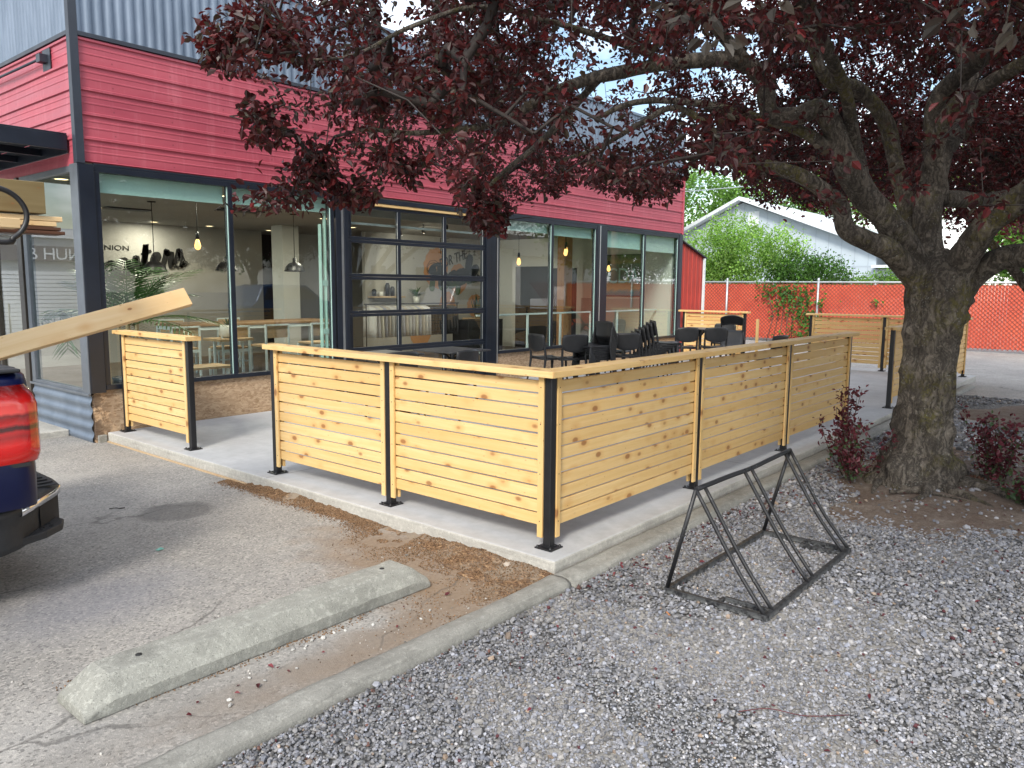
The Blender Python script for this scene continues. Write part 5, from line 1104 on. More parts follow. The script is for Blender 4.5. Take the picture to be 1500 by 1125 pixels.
m=len(Pn); h=rng.uniform(0,1,m)[:,None]; tone=rng.uniform(.6,1.5,(m,1)); C=(np.array([.026,.009,.010])*(1-h)+np.array([.060,.013,.013])*h)*tone; gk=rng.uniform(0,1,m)<.16; C[gk]=np.array([.034,.028,.018])*rng.uniform(.7,1.4,(gk.sum(),1)); rk_=rng.uniform(0,1,m)<.08; C[rk_]=np.array([.12,.018,.02])*rng.uniform(.7,1.2,(rk_.sum(),1))
npmesh('crown',V,F,M['leaf'],plum,np.repeat(C,6,0)); print('plum leaves',m,'nodes',len(nodes))
# a near spray of larger leaves on a twig hanging close above the lens side
def spray(px,py,D,n,sz):
    c=np.array(at(px,py,D)); P=c+rng.normal(0,.05,(n,3)); N=unit(rng.normal(0,1,(n,3))+np.array([0,0,.5])); Dd=unit(P-c+np.array([0,0,-.06])); V,F=leafquads(P,N,np.full(n,sz)*rng.uniform(.8,1.2,n),np.full(n,.55),.2,Dd); return V,F
Vs=[];Fs=[];o_=0
for a in ((1045,60,2.6,16,.062),(1420,18,2.3,14,.062),(1130,8,2.4,12,.06),(960,25,2.8,12,.06),(1485,60,2.3,10,.06)):
    V,F=spray(*a); Vs.append(V);Fs.append(F+o_); o_+=len(V)
V=np.concatenate(Vs);F=np.concatenate(Fs); npmesh('near_leaves',V,F,M['leaf'],plum,np.repeat(np.array([[.05,.045,.035]])*rng.uniform(.6,1.4,(len(V)//6,1)),6,0))
for a in ((1045,40,2.6),(1420,-10,2.3),(1130,-10,2.4),(960,5,2.8),(1485,30,2.3)): b=MB(); p=Vector(at(*a)); b.tube([p+Vector((0,0,.8)),p+Vector((.05,0,.4)),p+Vector((0,.02,-.02))],[.006,.005,.003],5); b.build('near_twig',M['bark'],plum)
# --- generic distant tree
def cloud_tree(name,label,cat,base,H,crown,leafn,lsize,cols,mat,group=None,trunk_r=.15,seed=0,ctrunk='bark',gaps=.3,limbs=6):
    """crown: list of (dx,dy,z,rx,ry,rz)"""
    r=np.random.default_rng(seed); t=thing(name,label,cat,base,0,group); b=MB(); top=max(c[2] for c in crown)
    b.tube(catmull([(0,0,-.1),(.03,.02,top*.3),(-.03,.05,top*.6),(0,0,top*.9)],4),[trunk_r*(1.25-.85*i/12) for i in range(13)],8); b.build('trunk',M[ctrunk],t)
    lb=MB()
    for c in crown[:limbs]: lb.tube(catmull([(0,0,top*.25),(c[0]*.4,c[1]*.4,c[2]*.6),(c[0],c[1],c[2])],4),[trunk_r*(.6-.05*i) for i in range(9)],6)
    lb.build('limbs',M[ctrunk],t)
    tot=sum(c[3]*c[4]*c[5] for c in crown); Ps=[];Ns=[];Ts=[]
    for c in crown:
        k=int(leafn*c[3]*c[4]*c[5]/tot); nc=max(6,k//26); q=unit(r.normal(0,1,(nc,3)))*(r.uniform(.35,1,(nc,1))**.45); q=q*np.array([c[3],c[4],c[5]])+np.array(c[:3]); q=q[r.uniform(0,1,nc)>gaps*.5]
        per=max(1,k//len(q)); sp=lsize*2.4; P=np.repeat(q,per,0)+r.normal(0,sp*.8,(len(q)*per,3)); Ps.append(P); Ts.append(np.repeat(r.uniform(.65,1.35,len(q)),per))
    P=np.concatenate(Ps); T=np.concatenate(Ts); N=unit(r.normal(0,1,P.shape)*.8+np.array([0,0,.6])); s=lsize*r.uniform(.6,1.3,len(P)); V,F=leafquads(P,N,s,np.full(len(P),.6),.2)
    ci=r.integers(0,len(cols),len(P)); C=np.array(cols)[ci]*T[:,None]*r.uniform(.75,1.25,(len(P),1)); npmesh('crown',V,F,mat,t,np.repeat(C,6,0)); return t
GB=[(.10,.20,.035),(.14,.27,.05),(.075,.15,.03)]; GD=[(.055,.13,.025),(.08,.18,.035),(.04,.09,.02)]; GL=[(.20,.34,.07),(.26,.42,.11),(.15,.28,.06)]
cloud_tree('young_tree','pale green feathery young tree standing behind the red fence','tree',(22.3,9.35,-.1),4,[(0,.6,2.7,.8,1.2,.9),(0,-.9,2.9,.8,1.0,.9),(0,-.2,3.6,.7,.9,.65),(0,1.4,2.2,.8,.7,.8),(0,-2.1,3.0,.7,.75,.7),(.0,.2,2.0,.8,1.8,.7)],24000,.085,GL,M['gleaf'],trunk_r=.06,seed=1,gaps=.7)
cloud_tree('bush','darker rounded bush leaning over the fence right of the pale tree','bush',(22.2,6.3,-.1),3,[(0,.3,2.1,.8,.9,.7),(0,-.6,2.0,.7,.8,.6),(0,.9,1.9,.7,.6,.6),(-.3,0,1.5,.6,1.2,.6)],13000,.085,GD,M['gleaf'],trunk_r=.05,seed=2,gaps=.3)
cloud_tree('bush','light green rounded bush behind the fence just left of the trunk','bush',(22.6,4.0,-.1),2.5,[(0,0,1.75,.7,.9,.45),(0,-.8,1.7,.7,.8,.55),(0,.8,1.65,.7,.6,.35)],5000,.075,GB,M['gleaf'],trunk_r=.05,seed=3,gaps=.2)
cloud_tree('broadleaf_tree','tall green tree rising behind the lean-to at the end of the cafe','tree',(27,17.0,-.1),8,[(0,0,5.2,2.0,2.4,1.8),(0,-1.2,4.4,1.6,1.8,1.4),(0,1.2,6.3,1.8,2.2,1.5),(0,-2.2,5.8,1.5,1.6,1.2),(0,2,3.6,1.6,2,1.4)],15000,.16,GD+GB[:1],M['gleaf'],'trees behind the cafe',.2,4)
cloud_tree('broadleaf_tree','bright green tree beyond the ridge of the blue house','tree',(46,17.5,-.1),9,[(0,0,7.2,2.6,3.6,2.0),(0,-5,7.4,2.4,3.2,1.6),(0,5,7.5,2.4,3.2,2.2),(0,-9,7.6,2.4,3.2,1.7)],15000,.24,GB,M['gleaf'],'trees behind the house',.25,5)
cloud_tree('broadleaf_tree','green tree seen in the gap right of the plum trunk','tree',(33,1.8,-.1),7,[(0,0,3.6,1.6,1.5,1.7),(0,.4,4.8,1.2,1.0,1.0),(0,-1.0,3.0,1.2,1.0,1.2)],9000,.17,GB,M['gleaf'],'trees beyond the fence',.2,6)
cloud_tree('red_leaf_tree','reddish small tree just right of the green one beyond the fence','tree',(34,.0,-.1),6,[(0,0,4.0,1.2,1.0,1.1),(0,-.5,3.2,1.0,.8,.8)],3500,.17,[(.16,.05,.045),(.12,.035,.04)],M['gleaf'],'trees beyond the fence',.15,7)
cloud_tree('broadleaf_tree','deep green trees low over the fence at the right edge','tree',(33,-4.2,-.1),6,[(0,0,3.3,1.6,1.8,1.5),(0,-2.6,3.6,1.6,1.8,1.5),(0,1.6,2.6,1.4,1.2,1.1)],9000,.17,GD+GB[:1],M['gleaf'],'trees beyond the fence',.2,8)
# second plum tree (right, behind)
cloud_tree('plum_tree','second purple plum tree standing at the right edge behind the big one','tree',(8.95,-1.75,-.1),6,[(0,.6,3.6,2.2,2.4,1.0),(.6,2.0,3.5,1.8,1.8,.8),(-.6,-1.2,3.4,2.2,2.2,1.0),(1.5,0,4.2,2.4,2.4,1.2),(0,-2.6,4.0,2.2,2.2,1.3),(3.0,1.2,3.7,2.0,2.2,1.1),(.2,3.1,3.5,1.3,1.3,.55)],46000,.075,[(.06,.018,.022),(.04,.014,.016),(.09,.02,.024),(.10,.05,.045)],M['leaf'],trunk_r=.16,seed=12,gaps=.2)
# vines on the fence
def vines():
    r=np.random.default_rng(5); P=[]
    for (a,c,s,k) in ((1165,440,22,260),(1185,470,12,120),(1150,425,18,80),(1160,500,14,60),(1130,432,6,14),(1178,488,8,30),(1120,420,8,18),(1283,443,5,8)):
        for _ in range(k):
            x=(a+r.normal(0,s)-750)/CF; y=(562.5-(c+r.normal(0,s*.6)))/CF; d=fw+rt*x+up*y; t=(20.52-CPOS.x)/d.x; v=CPOS+d*t; P.append((20.5+r.normal(0,.03)-.06,v.y,v.z))
    P=np.array(P); V,F=leafquads(P,unit(r.normal(0,.5,P.shape)+np.array([-1,0,.3])),.11*r.uniform(.6,1.2,len(P)),np.full(len(P),.7)); C=np.array(GD)[r.integers(0,3,len(P))]*r.uniform(.8,1.6,(len(P),1)); t=thing('climbing_vine','green creeper growing through the red fence slats','vine',(0,0,0)); npmesh('foliage',V,F,M['gleaf'],t,np.repeat(C,6,0))
    b=MB(); 
    for a in range(5): b.tube([(20.48,6.9-a*.2,-.1),(20.46,6.7-a*.15,.7),(20.48,6.9-a*.25,1.4)],.01,5)
    b.build('stem',M['bark'],t)
vines()
# suckers at the trunk base
def sucker(x,y,h,n,label,seed,green=.1,spread=.22):
    r=np.random.default_rng(seed); t=thing('purple_shrub',label,'shrub',(x,y,-.06)); P=[];D=[];b=MB()
    for i in range(n):
        a=r.uniform(0,2*PI); R_=r.uniform(.1,1)*spread; hh=h*r.uniform(.45,1); pts=catmull([(R_*.4*math.cos(a),R_*.4*math.sin(a),0),(R_*.8*math.cos(a+.3),R_*.8*math.sin(a+.3),hh*.5),(R_*1.3*math.cos(a),R_*1.3*math.sin(a),hh)],5); b.tube(pts,[.005-.0003*j for j in range(len(pts))],5)
        for j,p in enumerate(pts[2:]):
            for _ in range(6): o=r.normal(0,.026,3); P.append(np.array(p)+o); D.append(o+np.array([0,0,.01]))
    b.build('stems',M['bark'],t); P=np.array(P);D=unit(np.array(D)); V,F=leafquads(P,unit(r.normal(0,.8,P.shape)+np.array([0,0,.7])),.042*r.uniform(.6,1.3,len(P)),np.full(len(P),.6),.2,D)
    C=np.array([[.085,.022,.03]])*r.uniform(.5,1.7,(len(P),1)); g=(r.uniform(0,1,len(P))<green)|((P[:,2]<h*.25)&(r.uniform(0,1,len(P))<green*3)); C[g]=np.array([.06,.12,.05]); npmesh('foliage',V,F,M['leaf'],t,np.repeat(C,6,0))
sucker(3.30,-.80,.55,13,'purple sucker shrub at the left foot of the plum trunk',1,.12,.30)
sucker(3.75,-.60,.72,9,'tall thin purple shoots rising between the far railing post and the trunk',2,.0,.14)
sucker(3.95,-1.72,.62,18,'purple sucker shrub just right of the plum trunk',3,.08,.26)
sucker(3.85,-2.25,.50,20,'purple and green shrub at the right edge of the soil patch',4,.22,.36)
sucker(3.25,-2.15,.30,22,'low reddish-green shrub in front at the right edge of the photo',5,.30,.30)
# pine cone cluster and stone by the roots
b=MB()
for i in range(30):
    a=i*2.4; r_=.05*math.sqrt(i/30)+.01; b.tube([(r_*math.cos(a),r_*math.sin(a),.02+.04*(1-i/30)),(r_*1.7*math.cos(a),r_*1.7*math.sin(a),.035+.045*(1-i/30))],[.011,.006],5)
o=b.build('pine_cone',M['brown_board']); o.location=(3.75,-1.62,-.06); tag(o,'opened brown pine cone lying right of the trunk base','pine cone')
# ================================================================== PICKUP (tail towards +X)
M['rubber']=simple('textured_black_bumper',(.022,.024,.028),.6,0,.2,10,.35,300); M['chrome']=simple('chrome',(.75,.75,.77),.12,1,.05,3,0)
def mat_tail():
    t=NT('red_tail_lens'); p=t.pos(); z=t.sep(p)[2]; b_=t.math('ADD',z,t.math('MULTIPLY',t.math('SUBTRACT',t.noise(t.map(p,(3,3,1)),6,2),.5),.03)); f=t.math('MULTIPLY_ADD',b_,2.63,-1.74)
    t.P(Base_Color=t.ramp(f,[(0,(.12,.002,.002)),(.06,(.50,.008,.008)),(.28,(.62,.012,.010)),(.38,(.30,.004,.004)),(.44,(.45,.006,.006)),(.475,(.06,.001,.001)),(.51,(.06,.001,.001)),(.55,(.48,.006,.006)),(.66,(.16,.002,.002)),(.70,(.70,.05,.04)),(.84,(.55,.010,.010)),(1,(.12,.002,.002))]),Roughness=.18,Coat_Weight=1.0,Coat_Roughness=.03); return t.m
M['tail']=mat_tail()
def wheel(parent,x,y,z,r,w,name='wheel'):
    t=empty(name,(x,y,z),0,parent); b=MB(); N=28; prof=[(r*.62,-w/2),(r*.93,-w/2),(r,-w*.35),(r,w*.35),(r*.93,w/2),(r*.62,w/2)]
    vs=[(rr*math.cos(2*PI*k/N),yy,rr*math.sin(2*PI*k/N)) for rr,yy in prof for k in range(N)]; b.add(vs,[(i*N+k,i*N+(k+1)%N,(i+1)*N+(k+1)%N,(i+1)*N+k) for i in range(5) for k in range(N)],smooth=True); b.build('tyre',M['rubber'],t)
    b=MB(); prof=[(r*.62,-w*.42),(r*.55,-w*.3),(r*.2,-w*.25),(0,-w*.3)]; vs=[(max(rr,.001)*math.cos(2*PI*k/N),s*yy,max(rr,.001)*math.sin(2*PI*k/N)) for s in (1,-1) for rr,yy in prof for k in range(N)]; b.add(vs,[(g*4*N+i*N+k,g*4*N+i*N+(k+1)%N,g*4*N+(i+1)*N+(k+1)%N,g*4*N+(i+1)*N+k) for g in (0,1) for i in range(3) for k in range(N)],smooth=True); b.build('rim',M['alu'],t)
def truck():
    Yn=1.53; Wd=2.0; Yc=Yn+Wd/2; Xt=-2.235   # near side, width, tail
    t=thing('pickup_truck','dark blue pickup truck with red tail lamp and a lumber rack parked in the lot','pickup truck',(0,0,0))
    def side(sgn):
        # side sheet of the bed: profile (offset outward, z), lofted along x with rounded tail corner
        prof=[(.01,.445),(.0,.50),(-.005,.60),(.0,.72),(.02,.90),(.035,1.0),(.05,1.07),(.075,1.10),(.14,1.115)]
        xs=[-8.0+.0]; rings=[]
        for x,ins in [(-4.15,0),(-3.4,0),(-2.9,0),(-2.6,.0),(-2.42,.0),(-2.31,.004),(-2.255,.012),(-2.225,.028),(-2.207,.05),(-2.200,.08),(-2.198,.14)]:
            r=[]
            for o,z in prof: r.append((x,(Yn+o+ins) if sgn<0 else (Yn+Wd-o-ins),z))
            rings.append(r)
        return rings
    for s in (-1,1): b=MB(); b.loft(side(s),closed=False,cap=False); o=b.build('side_panel',M['blue'],t,fixn=False)
    # bed floor, tailgate, cab, bonnet
    b=MB(); b.box(-4.15,-2.27,Yn+.16,Yn+Wd-.16,.55,.60); b.box(-4.2,-4.14,Yn+.1,Yn+Wd-.1,.4,1.1); b.build('bed',M['rubber'],t)
    b=MB(); b.box(-2.275,-2.232,Yn+.15,Yn+Wd-.15,.50,1.10); b.build('tailgate',M['blue'],t,bevel=.015)
    b=MB(); b.box(-4.15,-2.24,Yn+.055,Yn+.17,1.1155,1.135); b.box(-4.15,-2.24,Yn+Wd-.17,Yn+Wd-.055,1.1155,1.135); b.box(-2.28,-2.226,Yn+.171,Yn+Wd-.171,1.1015,1.135); b.build('rail_cap',M['rubber'],t,bevel=.008)
    b=MB(); sec=lambda x,w,z0,z1,zt,wt: [(x,Yc-w,z0),(x,Yc-w-.0,z1),(x,Yc-wt,zt),(x,Yc+wt,zt),(x,Yc+w,z1),(x,Yc+w,z0)]
    b.loft([sec(-4.2,.99,.25,1.1,1.72,.76),(sec(-5.9,.99,.25,1.1,1.75,.76)),(sec(-6.75,.99,.25,1.08,1.10,.93)),(sec(-7.9,.95,.25,.98,1.02,.85)),(sec(-8.0,.9,.3,.8,.85,.8))],smooth=False); b.build('cab',M['blue'],t,bevel=.03)
    b=MB(); b.prism([(-4.35,1.13),(-5.0,1.13),(-5.0,1.62),(-4.35,1.62)],1,Yn+.02,Yn+.2); b.prism([(-5.1,1.13),(-6.2,1.13),(-5.85,1.62),(-5.1,1.62)],1,Yn+.02,Yn+.2); b.build('side_window',M['hglass'],t)
    b=MB(); b.box(-4.19,-4.17,Yc-.7,Yc+.7,1.2,1.6); b.build('rear_window',M['hglass'],t)
    # tail lamp (wraps the corner)
    for s in (-1,1):
        b=MB(); rings=[]
        for x,ins in [(-2.52,.0),(-2.50,-.012),(-2.42,-.014),(-2.30,-.012),(-2.245,-.006),(-2.205,.010),(-2.182,.034),(-2.172,.07),(-2.170,.13),(-2.20,.20)]:
            r=[]
            for j in range(9):
                z=.675+.385*j/8; o_=.0+.016*max(0,(z-.72)/.3)+(.012 if j in (0,8) else 0); sl=.0 if j<7 else -.02*(j-6); yy=(Yn+o_+ins) if s<0 else (Yn+Wd-o_-ins); r.append((x+(.0-.012 if j in (0,8) else 0)+sl*.4-.25*max(0,(z-.98)),yy,z))
            rings.append(r)
        b.loft(rings,closed=False,cap=False); o=b.build('tail_lamp',M['tail'],t,fixn=False)
    b=MB(); b.box(-2.54,-2.245,Yn+.001,Yn+.05,.655,.674); b.build('lamp_gap',M['dark'],t,bevel=0)
    wheel(t,-3.35,Yn+.17,.32-.05,.40,.27); wheel(t,-3.35,Yn+Wd-.17,.27,.40,.27); wheel(t,-6.9,Yn+.17,.27,.40,.27); wheel(t,-6.9,Yn+Wd-.17,.27,.40,.27)
    b=MB(); b.box(-8,-2.35,Yn+.1,Yn+Wd-.1,.22,.45); b.build('chassis',M['dark'],t)
    # bumper: plan outline swept vertically
    def plan(off): # from side round the corner to middle
        P=[(-2.56,1.555),(-2.45,1.545),(-2.36,1.56),(-2.27,1.62),(-2.13,1.77),(-2.02,1.90),(-1.965,1.98),(-1.945,2.10),(-1.935,Yc)]
        P2=P+[(x,2*Yc-y) for x,y in P[::-1][1:]]; out=[]
        for i,(x,y) in enumerate(P2):
            q0=P2[max(0,i-1)];q1=P2[min(len(P2)-1,i+1)]; dx,dy=q1[0]-q0[0],q1[1]-q0[1]; l=math.hypot(dx,dy); out.append((x+dy/l*off,y-dx/l*off))
        return out
    b=MB(); rings=[]
    for z,off in ((.205,-.045),(.215,-.02),(.25,-.015),(.33,-.018),(.385,-.012),(.40,.0),(.425,.002),(.44,-.012),(.447,-.04)): rings.append([(x,y,z) for x,y in plan(off)])
    for off in (.12,.3): rings.append([(min(x,-2.20) if off<.2 else -2.3,y if off<.2 else max(Yn+.06,min(Yn+Wd-.06,y)),.448) for x,y in plan(-.0)])
    b.loft(rings,closed=False,cap=False); b.build('bumper',M['rubber'],t,fixn=False)
    b=MB()
    for k in range(16): y=1.90+.075*k; b.box(-2.20,-2.0,y,y+.03,.450,.456)
    b.build('step_ribs',M['rubber'],t)
    # chrome strip
    b=MB(); pl=plan(.004)[3:7]+[plan(.004)[7]]; rings=[[(x,y,z) for x,y in [(px_+dx*0,py_) for px_,py_ in pl]] for z,dx in ((.395,0),(.398,0),(.425,0),(.430,0))]
    pin=plan(-.012)[3:8]; rings=[[(x,y,.380) for x,y in pin],[(x,y,.386) for x,y in pl],[(x,y,.424) for x,y in pl],[(x,y,.430) for x,y in pin]]
    b.loft(rings,closed=False,cap=False); o=b.build('chrome_strip',M['chrome'],t,fixn=False); m=o.modifiers.new('s','SOLIDIFY'); m.thickness=.004
    # recess + corner step
    b=MB(); pr=plan(-.010)[4:7]; 
    b.loft([[(x,y,.22) for x,y in pr],[(x,y,.385) for x,y in pr]],closed=False,cap=False); b.build('step_recess',M['dark'],t,fixn=False)
    b=MB(); st=[(-2.30,1.63),(-2.14,1.69),(-2.03,1.78),(-1.995,1.86),(-2.01,1.96),(-2.12,1.95),(-2.30,1.80)]
    b.loft([[(x*.97-2.1*.03,y*.98+1.8*.02-.0,.222) for x,y in st],[(x,y,.25) for x,y in st],[(x,y,.262) for x,y in st]],smooth=False); b.build('corner_step',M['rubber'],t,bevel=.006)
    b=MB()
    for i in range(3):
        for j in range(3): b.lathe([(0,.2632),(.009,.2632),(.010,.2655),(.013,.2655),(.013,.2625)],8,(-2.19+.05*i,1.74+.045*j+.015*i,0))
    b.build('step_tread',M['dark'],t)
    # lumber rack frame
    b=MB(); loop=catmull([(-3.3,1.66,2.02),(-2.45,1.66,2.02),(-2.28,1.66,2.015),(-2.19,1.66,1.98),(-2.145,1.66,1.91),(-2.155,1.66,1.835),(-2.21,1.66,1.775),(-2.32,1.66,1.75),(-3.3,1.66,1.75)],5); b.tube(loop,.0135,8)
    for x in (-4.0,-2.75): b.tube([(x,1.66,1.12),(x,1.66,1.75)],.02,8); b.tube([(x,Yn+Wd-.13,1.12),(x,Yn+Wd-.13,1.80)],.02,8); b.tube([(x,1.66,1.755),(x,Yn+Wd-.13,1.78)],.02,8)
    b.build('lumber_rack',M['black_metal'],t)
truck()
def board(name,mat,label,p0,p1,w,h,roll=0,group=None,cat='board'):
    p0,p1=Vector(p0),Vector(p1); d=p1-p0; L_=d.length; d.normalize(); s=d.cross(Vector((0,0,1))).normalized(); u=s.cross(d); c,s_=math.cos(roll),math.sin(roll); s,u=c*s+s_*u,-s_*s+c*u
    Mx=Matrix(((d.x,s.x,u.x,p0.x),(d.y,s.y,u.y,p0.y),(d.z,s.z,u.z,p0.z),(0,0,0,1))); b=MB(); b.box(0,L_,-w/2,w/2,-h/2,h/2,axis=0,M=Mx,ch=.003); return tag(b.build(name,M[mat]),label,cat,group)
board('lumber_beam','beam','thick greenish treated timber beam on top of the truck rack',(-5.2,2.02,1.99),(-1.965,1.98,2.005),.14,.165,cat='timber')
board('lumber_board','cream_lumber','pale board directly beneath the thick beam, longest of the pale ones',(-5.1,2.0,1.893),(-1.88,2.0,1.90),.14,.026,group='boards on the truck rack')
board('lumber_board','cream_lumber','second pale board under the beam, ending just short of the first',(-5.1,2.02,1.865),(-1.91,2.0,1.872),.14,.026,group='boards on the truck rack')
board('lumber_board','brown_board','upper dark brown board in the rack stack',(-5.1,2.01,1.840),(-1.89,2.0,1.847),.14,.018,group='boards on the truck rack')
board('lumber_board','brown_board','lower dark brown board in the rack stack',(-5.1,2.0,1.818),(-1.87,2.0,1.826),.14,.018,group='boards on the truck rack')
board('lumber_board','cream_lumber','short pale board end at the near side of the rack stack',(-5.0,1.84,1.850),(-2.14,1.83,1.855),.13,.05,group='boards on the truck rack')
board('long_plank','cream_lumber','long cream plank sticking up out of the truck bed past the tail lamp',(-4.0,2.34,.70),(-1.0,2.30,1.47),.125,.042,roll=R(-62),cat='plank')
# ================================================================== PLACES ACROSS THE STREET (seen mirrored in the glass)
def box_part(name,mat,parent,*bx,bevel=0):
    b=MB()
    for q in bx: b.box(*q)
    return b.build(name,mat,parent,bevel=bevel)
t=thing('white_house','white clapboard house across the street','house',(29,-19,-.1))
box_part('wall',M['white_paint'],t,(-7,7,-8,0,0,4.2))
b=MB()
for i in range(21): b.box(-7.02,7.02,.001,.03,.2*i,.2*i+.17)
b.build('clapboard',M['white_paint'],t)
b=MB(); b.add([(-7.5,.5,4.1),(7.5,.5,4.1),(7.5,-4,6.3),(-7.5,-4,6.3),(-7.5,-8.5,4.1),(7.5,-8.5,4.1)],[(0,1,2,3),(3,2,5,4),(0,3,4),(1,5,2)]); b.build('roof',M['charcoal_trim'],t)
for x in (-4.5,-1.2,3.5): w=box_part('window',M['hroof'],t,(x-.65,x+.65,.031,.06,1.2,2.9)); box_part('pane',M['hglass'],w,(x-.5,x+.5,.0605,.065,1.35,2.75))
t=thing('white_house','second white house across the street, further left','house',(49,-24,-.1)); box_part('wall',M['white_paint'],t,(-6,6,-8,0,0,4.0)); b=MB(); b.add([(-6.5,.5,4),(6.5,.5,4),(6.5,-4,6.0),(-6.5,-4,6.0),(-6.5,-8.5,4),(6.5,-8.5,4)],[(0,1,2,3),(3,2,5,4),(0,3,4),(1,5,2)]); b.build('roof',M['charcoal_trim'],t)
M['grey_paint']=simple('grey_painted_wall',(.40,.43,.45),.7,0,.06,1.5,0); M['sign_face']=simple('dark_sign_face',(.10,.09,.11),.6,0,.1,3,0)
t=thing('storefront','grey roller-door storefront across the lot with a long sign band','shop building',(-7,23,-.1)); t.rotation_euler=(0,0,-PI/2); box_part('wall',M['grey_paint'],t,(-6,0,-14,16,0,3.3)); box_part('parapet',M['hroof'],t,(.0,.12,-14,16,3.0,3.25))
b=MB()
for i in range(16): b.box(.001,.03,-8,9,.1+.12*i,.1+.12*i+.1)
b.build('roller_door',M['hroof'],t); sg=box_part('sign_band',M['sign_face'],t,(.04,.16,-13,14,2.3,2.75)); text_mesh('ANUH &',"lettering",.48,(.165,-.2,2.36),(R(90),0,R(90)),M['hroof'],sg)
GR=[(.08,.16,.03),(.05,.11,.025)]
for i,(x,y,h,l) in enumerate([(38,-12,7.5,'green street tree across the road, nearest the pole'),(41,-17,8.5,'large green street tree between the two white houses'),(20,-24,8,'tall green tree behind the parked cars'),(50,-14,9,'green tree at the far end of the street'),(-16,19,7,'green tree beside the roller-door shop')]):
    cloud_tree('street_tree',l,'tree',(x,y,-.1),h,[(0,0,h*.62,2.4,2.4,1.9),(1.4,.5,h*.75,1.8,1.8,1.4),(-1.5,-.4,h*.7,1.8,1.8,1.4),(.2,.3,h*.9,1.5,1.5,1.0)],5000,.3,GR,M['gleaf'],'street trees across the road',.2,30+i)
t=thing('utility_pole','brown wooden utility pole with a yellow arrow sign','pole',(33.5,-9.5,-.1)); b=MB(); b.tube([(0,0,0),(0,0,9)],[.19,.14],12); b.build('pole',M['table_wood'],t); box_part('crossarm',M['table_wood'],t,(-1.2,1.2,-.06,.06,8.2,8.35))
M['yellow']=simple('yellow_sign',(.65,.55,.05),.5,0,.05,3,0); b=MB(); b.prism([(.25,1.7),(1.1,1.7),(1.1,1.5),(1.5,1.9),(1.1,2.3),(1.1,2.1),(.25,2.1)],1,.19,.21); b.build('arrow_sign',M['yellow'],t)
b=MB()
for z in (8.4,7.6): b.tube([(-40,.1,z-.1),(-20,.1,z-.7),(0,.1,z),(20,.1,z-.7),(40,.1,z-.1)],.02,4)
b.build('wire',M['ink'],t)
def car(name,label,cat,loc,rz,prof,glassprof,w,mat,group='cars parked across the street'):
    t=thing(name,label,cat,loc,rz,group); hw=w/2; b=MB(); pf=[(x,z) for x,z in prof]
    rings=[]
    for f,ins in ((-1,.10),(-.92,.02),(-.86,0),(.86,0),(.92,.02),(1,.10)):
        rings.append([(x*(1-ins*.12),f*hw,z-ins*.15*(z>.9)) for x,z in pf])
    b.loft(rings,smooth=False); b.build('body',mat,t,bevel=.03)
    b=MB(); b.prism(glassprof,1,-hw-.004,hw+.004); b.build('side_window',M['hglass'],t)
    for x in (-1.35,1.4):
        for s in (-1,1): wheel(t,x,s*(hw-.1),.34,.34,.22)
    for s in (-1,1):
        b=MB(); b.box(2.18,2.25,s*hw*.72-.15,s*hw*.72+.15,.62,.78); b.build('headlight',M['hroof'],t)
M['silver']=simple('silver_car_paint',(.45,.47,.49),.3,.4,.05,2,0); M['carwhite']=simple('white_car_paint',(.72,.73,.72),.3,0,.03,2,0)
SUV=[(-2.2,.35),(-2.25,.9),(-2.05,1.05),(-1.8,1.6),(-1.4,1.68),(.2,1.66),(1.0,1.08),(2.0,.95),(2.25,.7),(2.2,.35)]
car('suv','silver sport utility car parked across the street','car',(21.9,-9.6,-.1),R(2),SUV,[(-1.75,1.1),(-1.6,1.55),(.12,1.55),(.8,1.1)],1.85,M['silver'])
PKU=[(-2.6,.4),(-2.6,1.05),(-.7,1.08),(-.65,1.7),(.6,1.72),(1.2,1.12),(2.3,1.0),(2.4,.7),(2.3,.4)]
car('white_pickup','white pickup parked across the street','pickup truck',(30.8,-10.2,-.1),R(3),PKU,[(-.55,1.15),(-.5,1.6),(.5,1.6),(.95,1.15)],1.95,M['carwhite'])
b=MB(); b.box(-30,60,-16.5,-16.3,-.12,.03); tag(b.build('street_kerb',M['kerb']),kind='structure')
# overhead cable near the blue house
b=MB(); b.tube([(12.4,9.9,3.9),(20,11.1,4.7),(34,13.2,6.6)],.02,5); tag(b.build('overhead_cable',M['galv']),'pale overhead cable slanting above the blue house','cable')
# ================================================================== LITTER
def litter(name,label,cat,verts,mat,loc,rz=0,group=None):
    b=MB(); n=len(verts); b.add([(x,y,z) for x,y,z in verts]+[(x,y,z-.0015) for x,y,z in verts],[tuple(range(n)),tuple(range(2*n-1,n-1,-1))]+[(k,n+k,n+(k+1)%n,(k+1)%n) for k in range(n)]); o=b.build(name,mat); o.location=loc; o.rotation_euler=(0,0,rz); return tag(o,label,cat,group)
M['teal']=simple('teal_paper',(.16,.42,.36),.6,0,.1,9,0); M['orangechip']=simple('orange_wood_chip',(.60,.25,.10),.7,0,.2,20,0); M['dryleaf']=simple('dry_purple_leaf',(.12,.02,.025),.7,0,.4,20,0)
litter('paper_scrap','small teal paper scrap lying on the asphalt','scrap',[(-.02,-.014,.006),(.022,-.018,.004),(.026,.012,.010),(-.016,.016,.004)],M['teal'],(-1.42,1.98,G+.002),.4)
litter('wood_chip','orange wood chip on the gravel in front of the bike rack','chip',[(-.018,-.006,.0),(.018,-.004,.004),(.015,.006,.006),(-.016,.006,.002)],M['orangechip'],(-.21,-.92,-.082),.9)
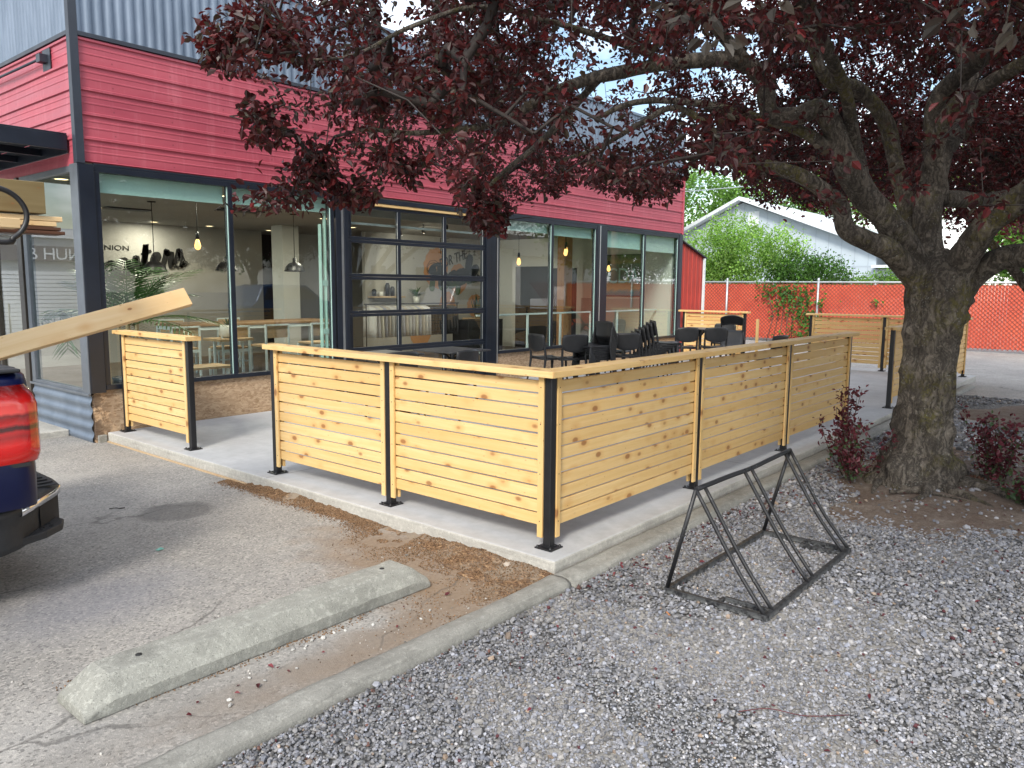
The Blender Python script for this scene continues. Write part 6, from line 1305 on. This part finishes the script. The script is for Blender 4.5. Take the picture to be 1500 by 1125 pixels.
b=MB(); b.tube(catmull([(-.05,0,.004),(-.01,.006,.006),(.02,-.003,.004),(.055,.004,.004)],4),.0035,5); o=b.build('twig',M['ink']); o.location=(-1.2,3.1,G+.002); o.rotation_euler=(0,0,-.6); tag(o,'short dark twig lying on the asphalt near the truck','twig')
b=MB(); b.tube(catmull([(-.2,0,.006),(-.08,.03,.01),(.05,.0,.008),(.22,.035,.006)],4),.0018,5); o=b.build('twig',M['dryleaf']); o.location=(-.75,-1.75,-.08); o.rotation_euler=(0,0,-1.0); tag(o,'thin reddish twig lying on the gravel','twig')
b=MB(); b.tube(catmull([(0,0,.02),(.16,-.1,.03),(.3,-.24,.02),(.36,-.4,.012)],4),[.018,.017,.016,.015,.014,.013,.012,.011,.010,.009,.008,.007,.006],6); o=b.build('fallen_branch',M['bark']); o.location=(3.0,-1.15,-.07); o.rotation_euler=(0,0,-.5); tag(o,'fallen bare branch lying against the roots on the soil','branch')
r=np.random.default_rng(77); n=420; x=np.concatenate([r.uniform(-.2,6,200),r.uniform(-2.6,-.6,12),r.uniform(2.2,6,110)]); y=np.concatenate([-.36-np.abs(r.normal(0,.18,200)),r.uniform(.0,.2,12),r.uniform(-2.6,-.7,110)]); x2=r.uniform(-1.5,4,50); y2=r.uniform(-3,-.5,50); x=np.concatenate([x,x2]); y=np.concatenate([y,y2])
z=np.where(y>-.34,G+.006,np.where(((x-4)/2.)**2+((y+1.75)/1.15)**2<1,soilz(x,y)+.008,-.083)); P=np.stack([x,y,z+r.uniform(0,.008,len(x))],1); V,F=leafquads(P,unit(r.normal(0,.35,P.shape)+np.array([0,0,1])),.03*r.uniform(.5,1.2,len(P)),np.full(len(P),.55),.3); C=np.array([[.09,.018,.022]])*r.uniform(.5,1.8,(len(P),1)); tag(npmesh('fallen_leaves',V,F,M['petal'],None,np.repeat(C,6,0)),'small dark red fallen plum leaves scattered by the kerb and over the soil','fallen leaves',kind='stuff')

car('blue_car','blue car parked across the street','car',(14.5,-12.6,-.1),R(-2),SUV,[(-1.75,1.1),(-1.6,1.55),(.12,1.55),(.8,1.1)],1.8,simple('mid_blue_paint',(.03,.09,.22),.3,.2,.05,2,0))
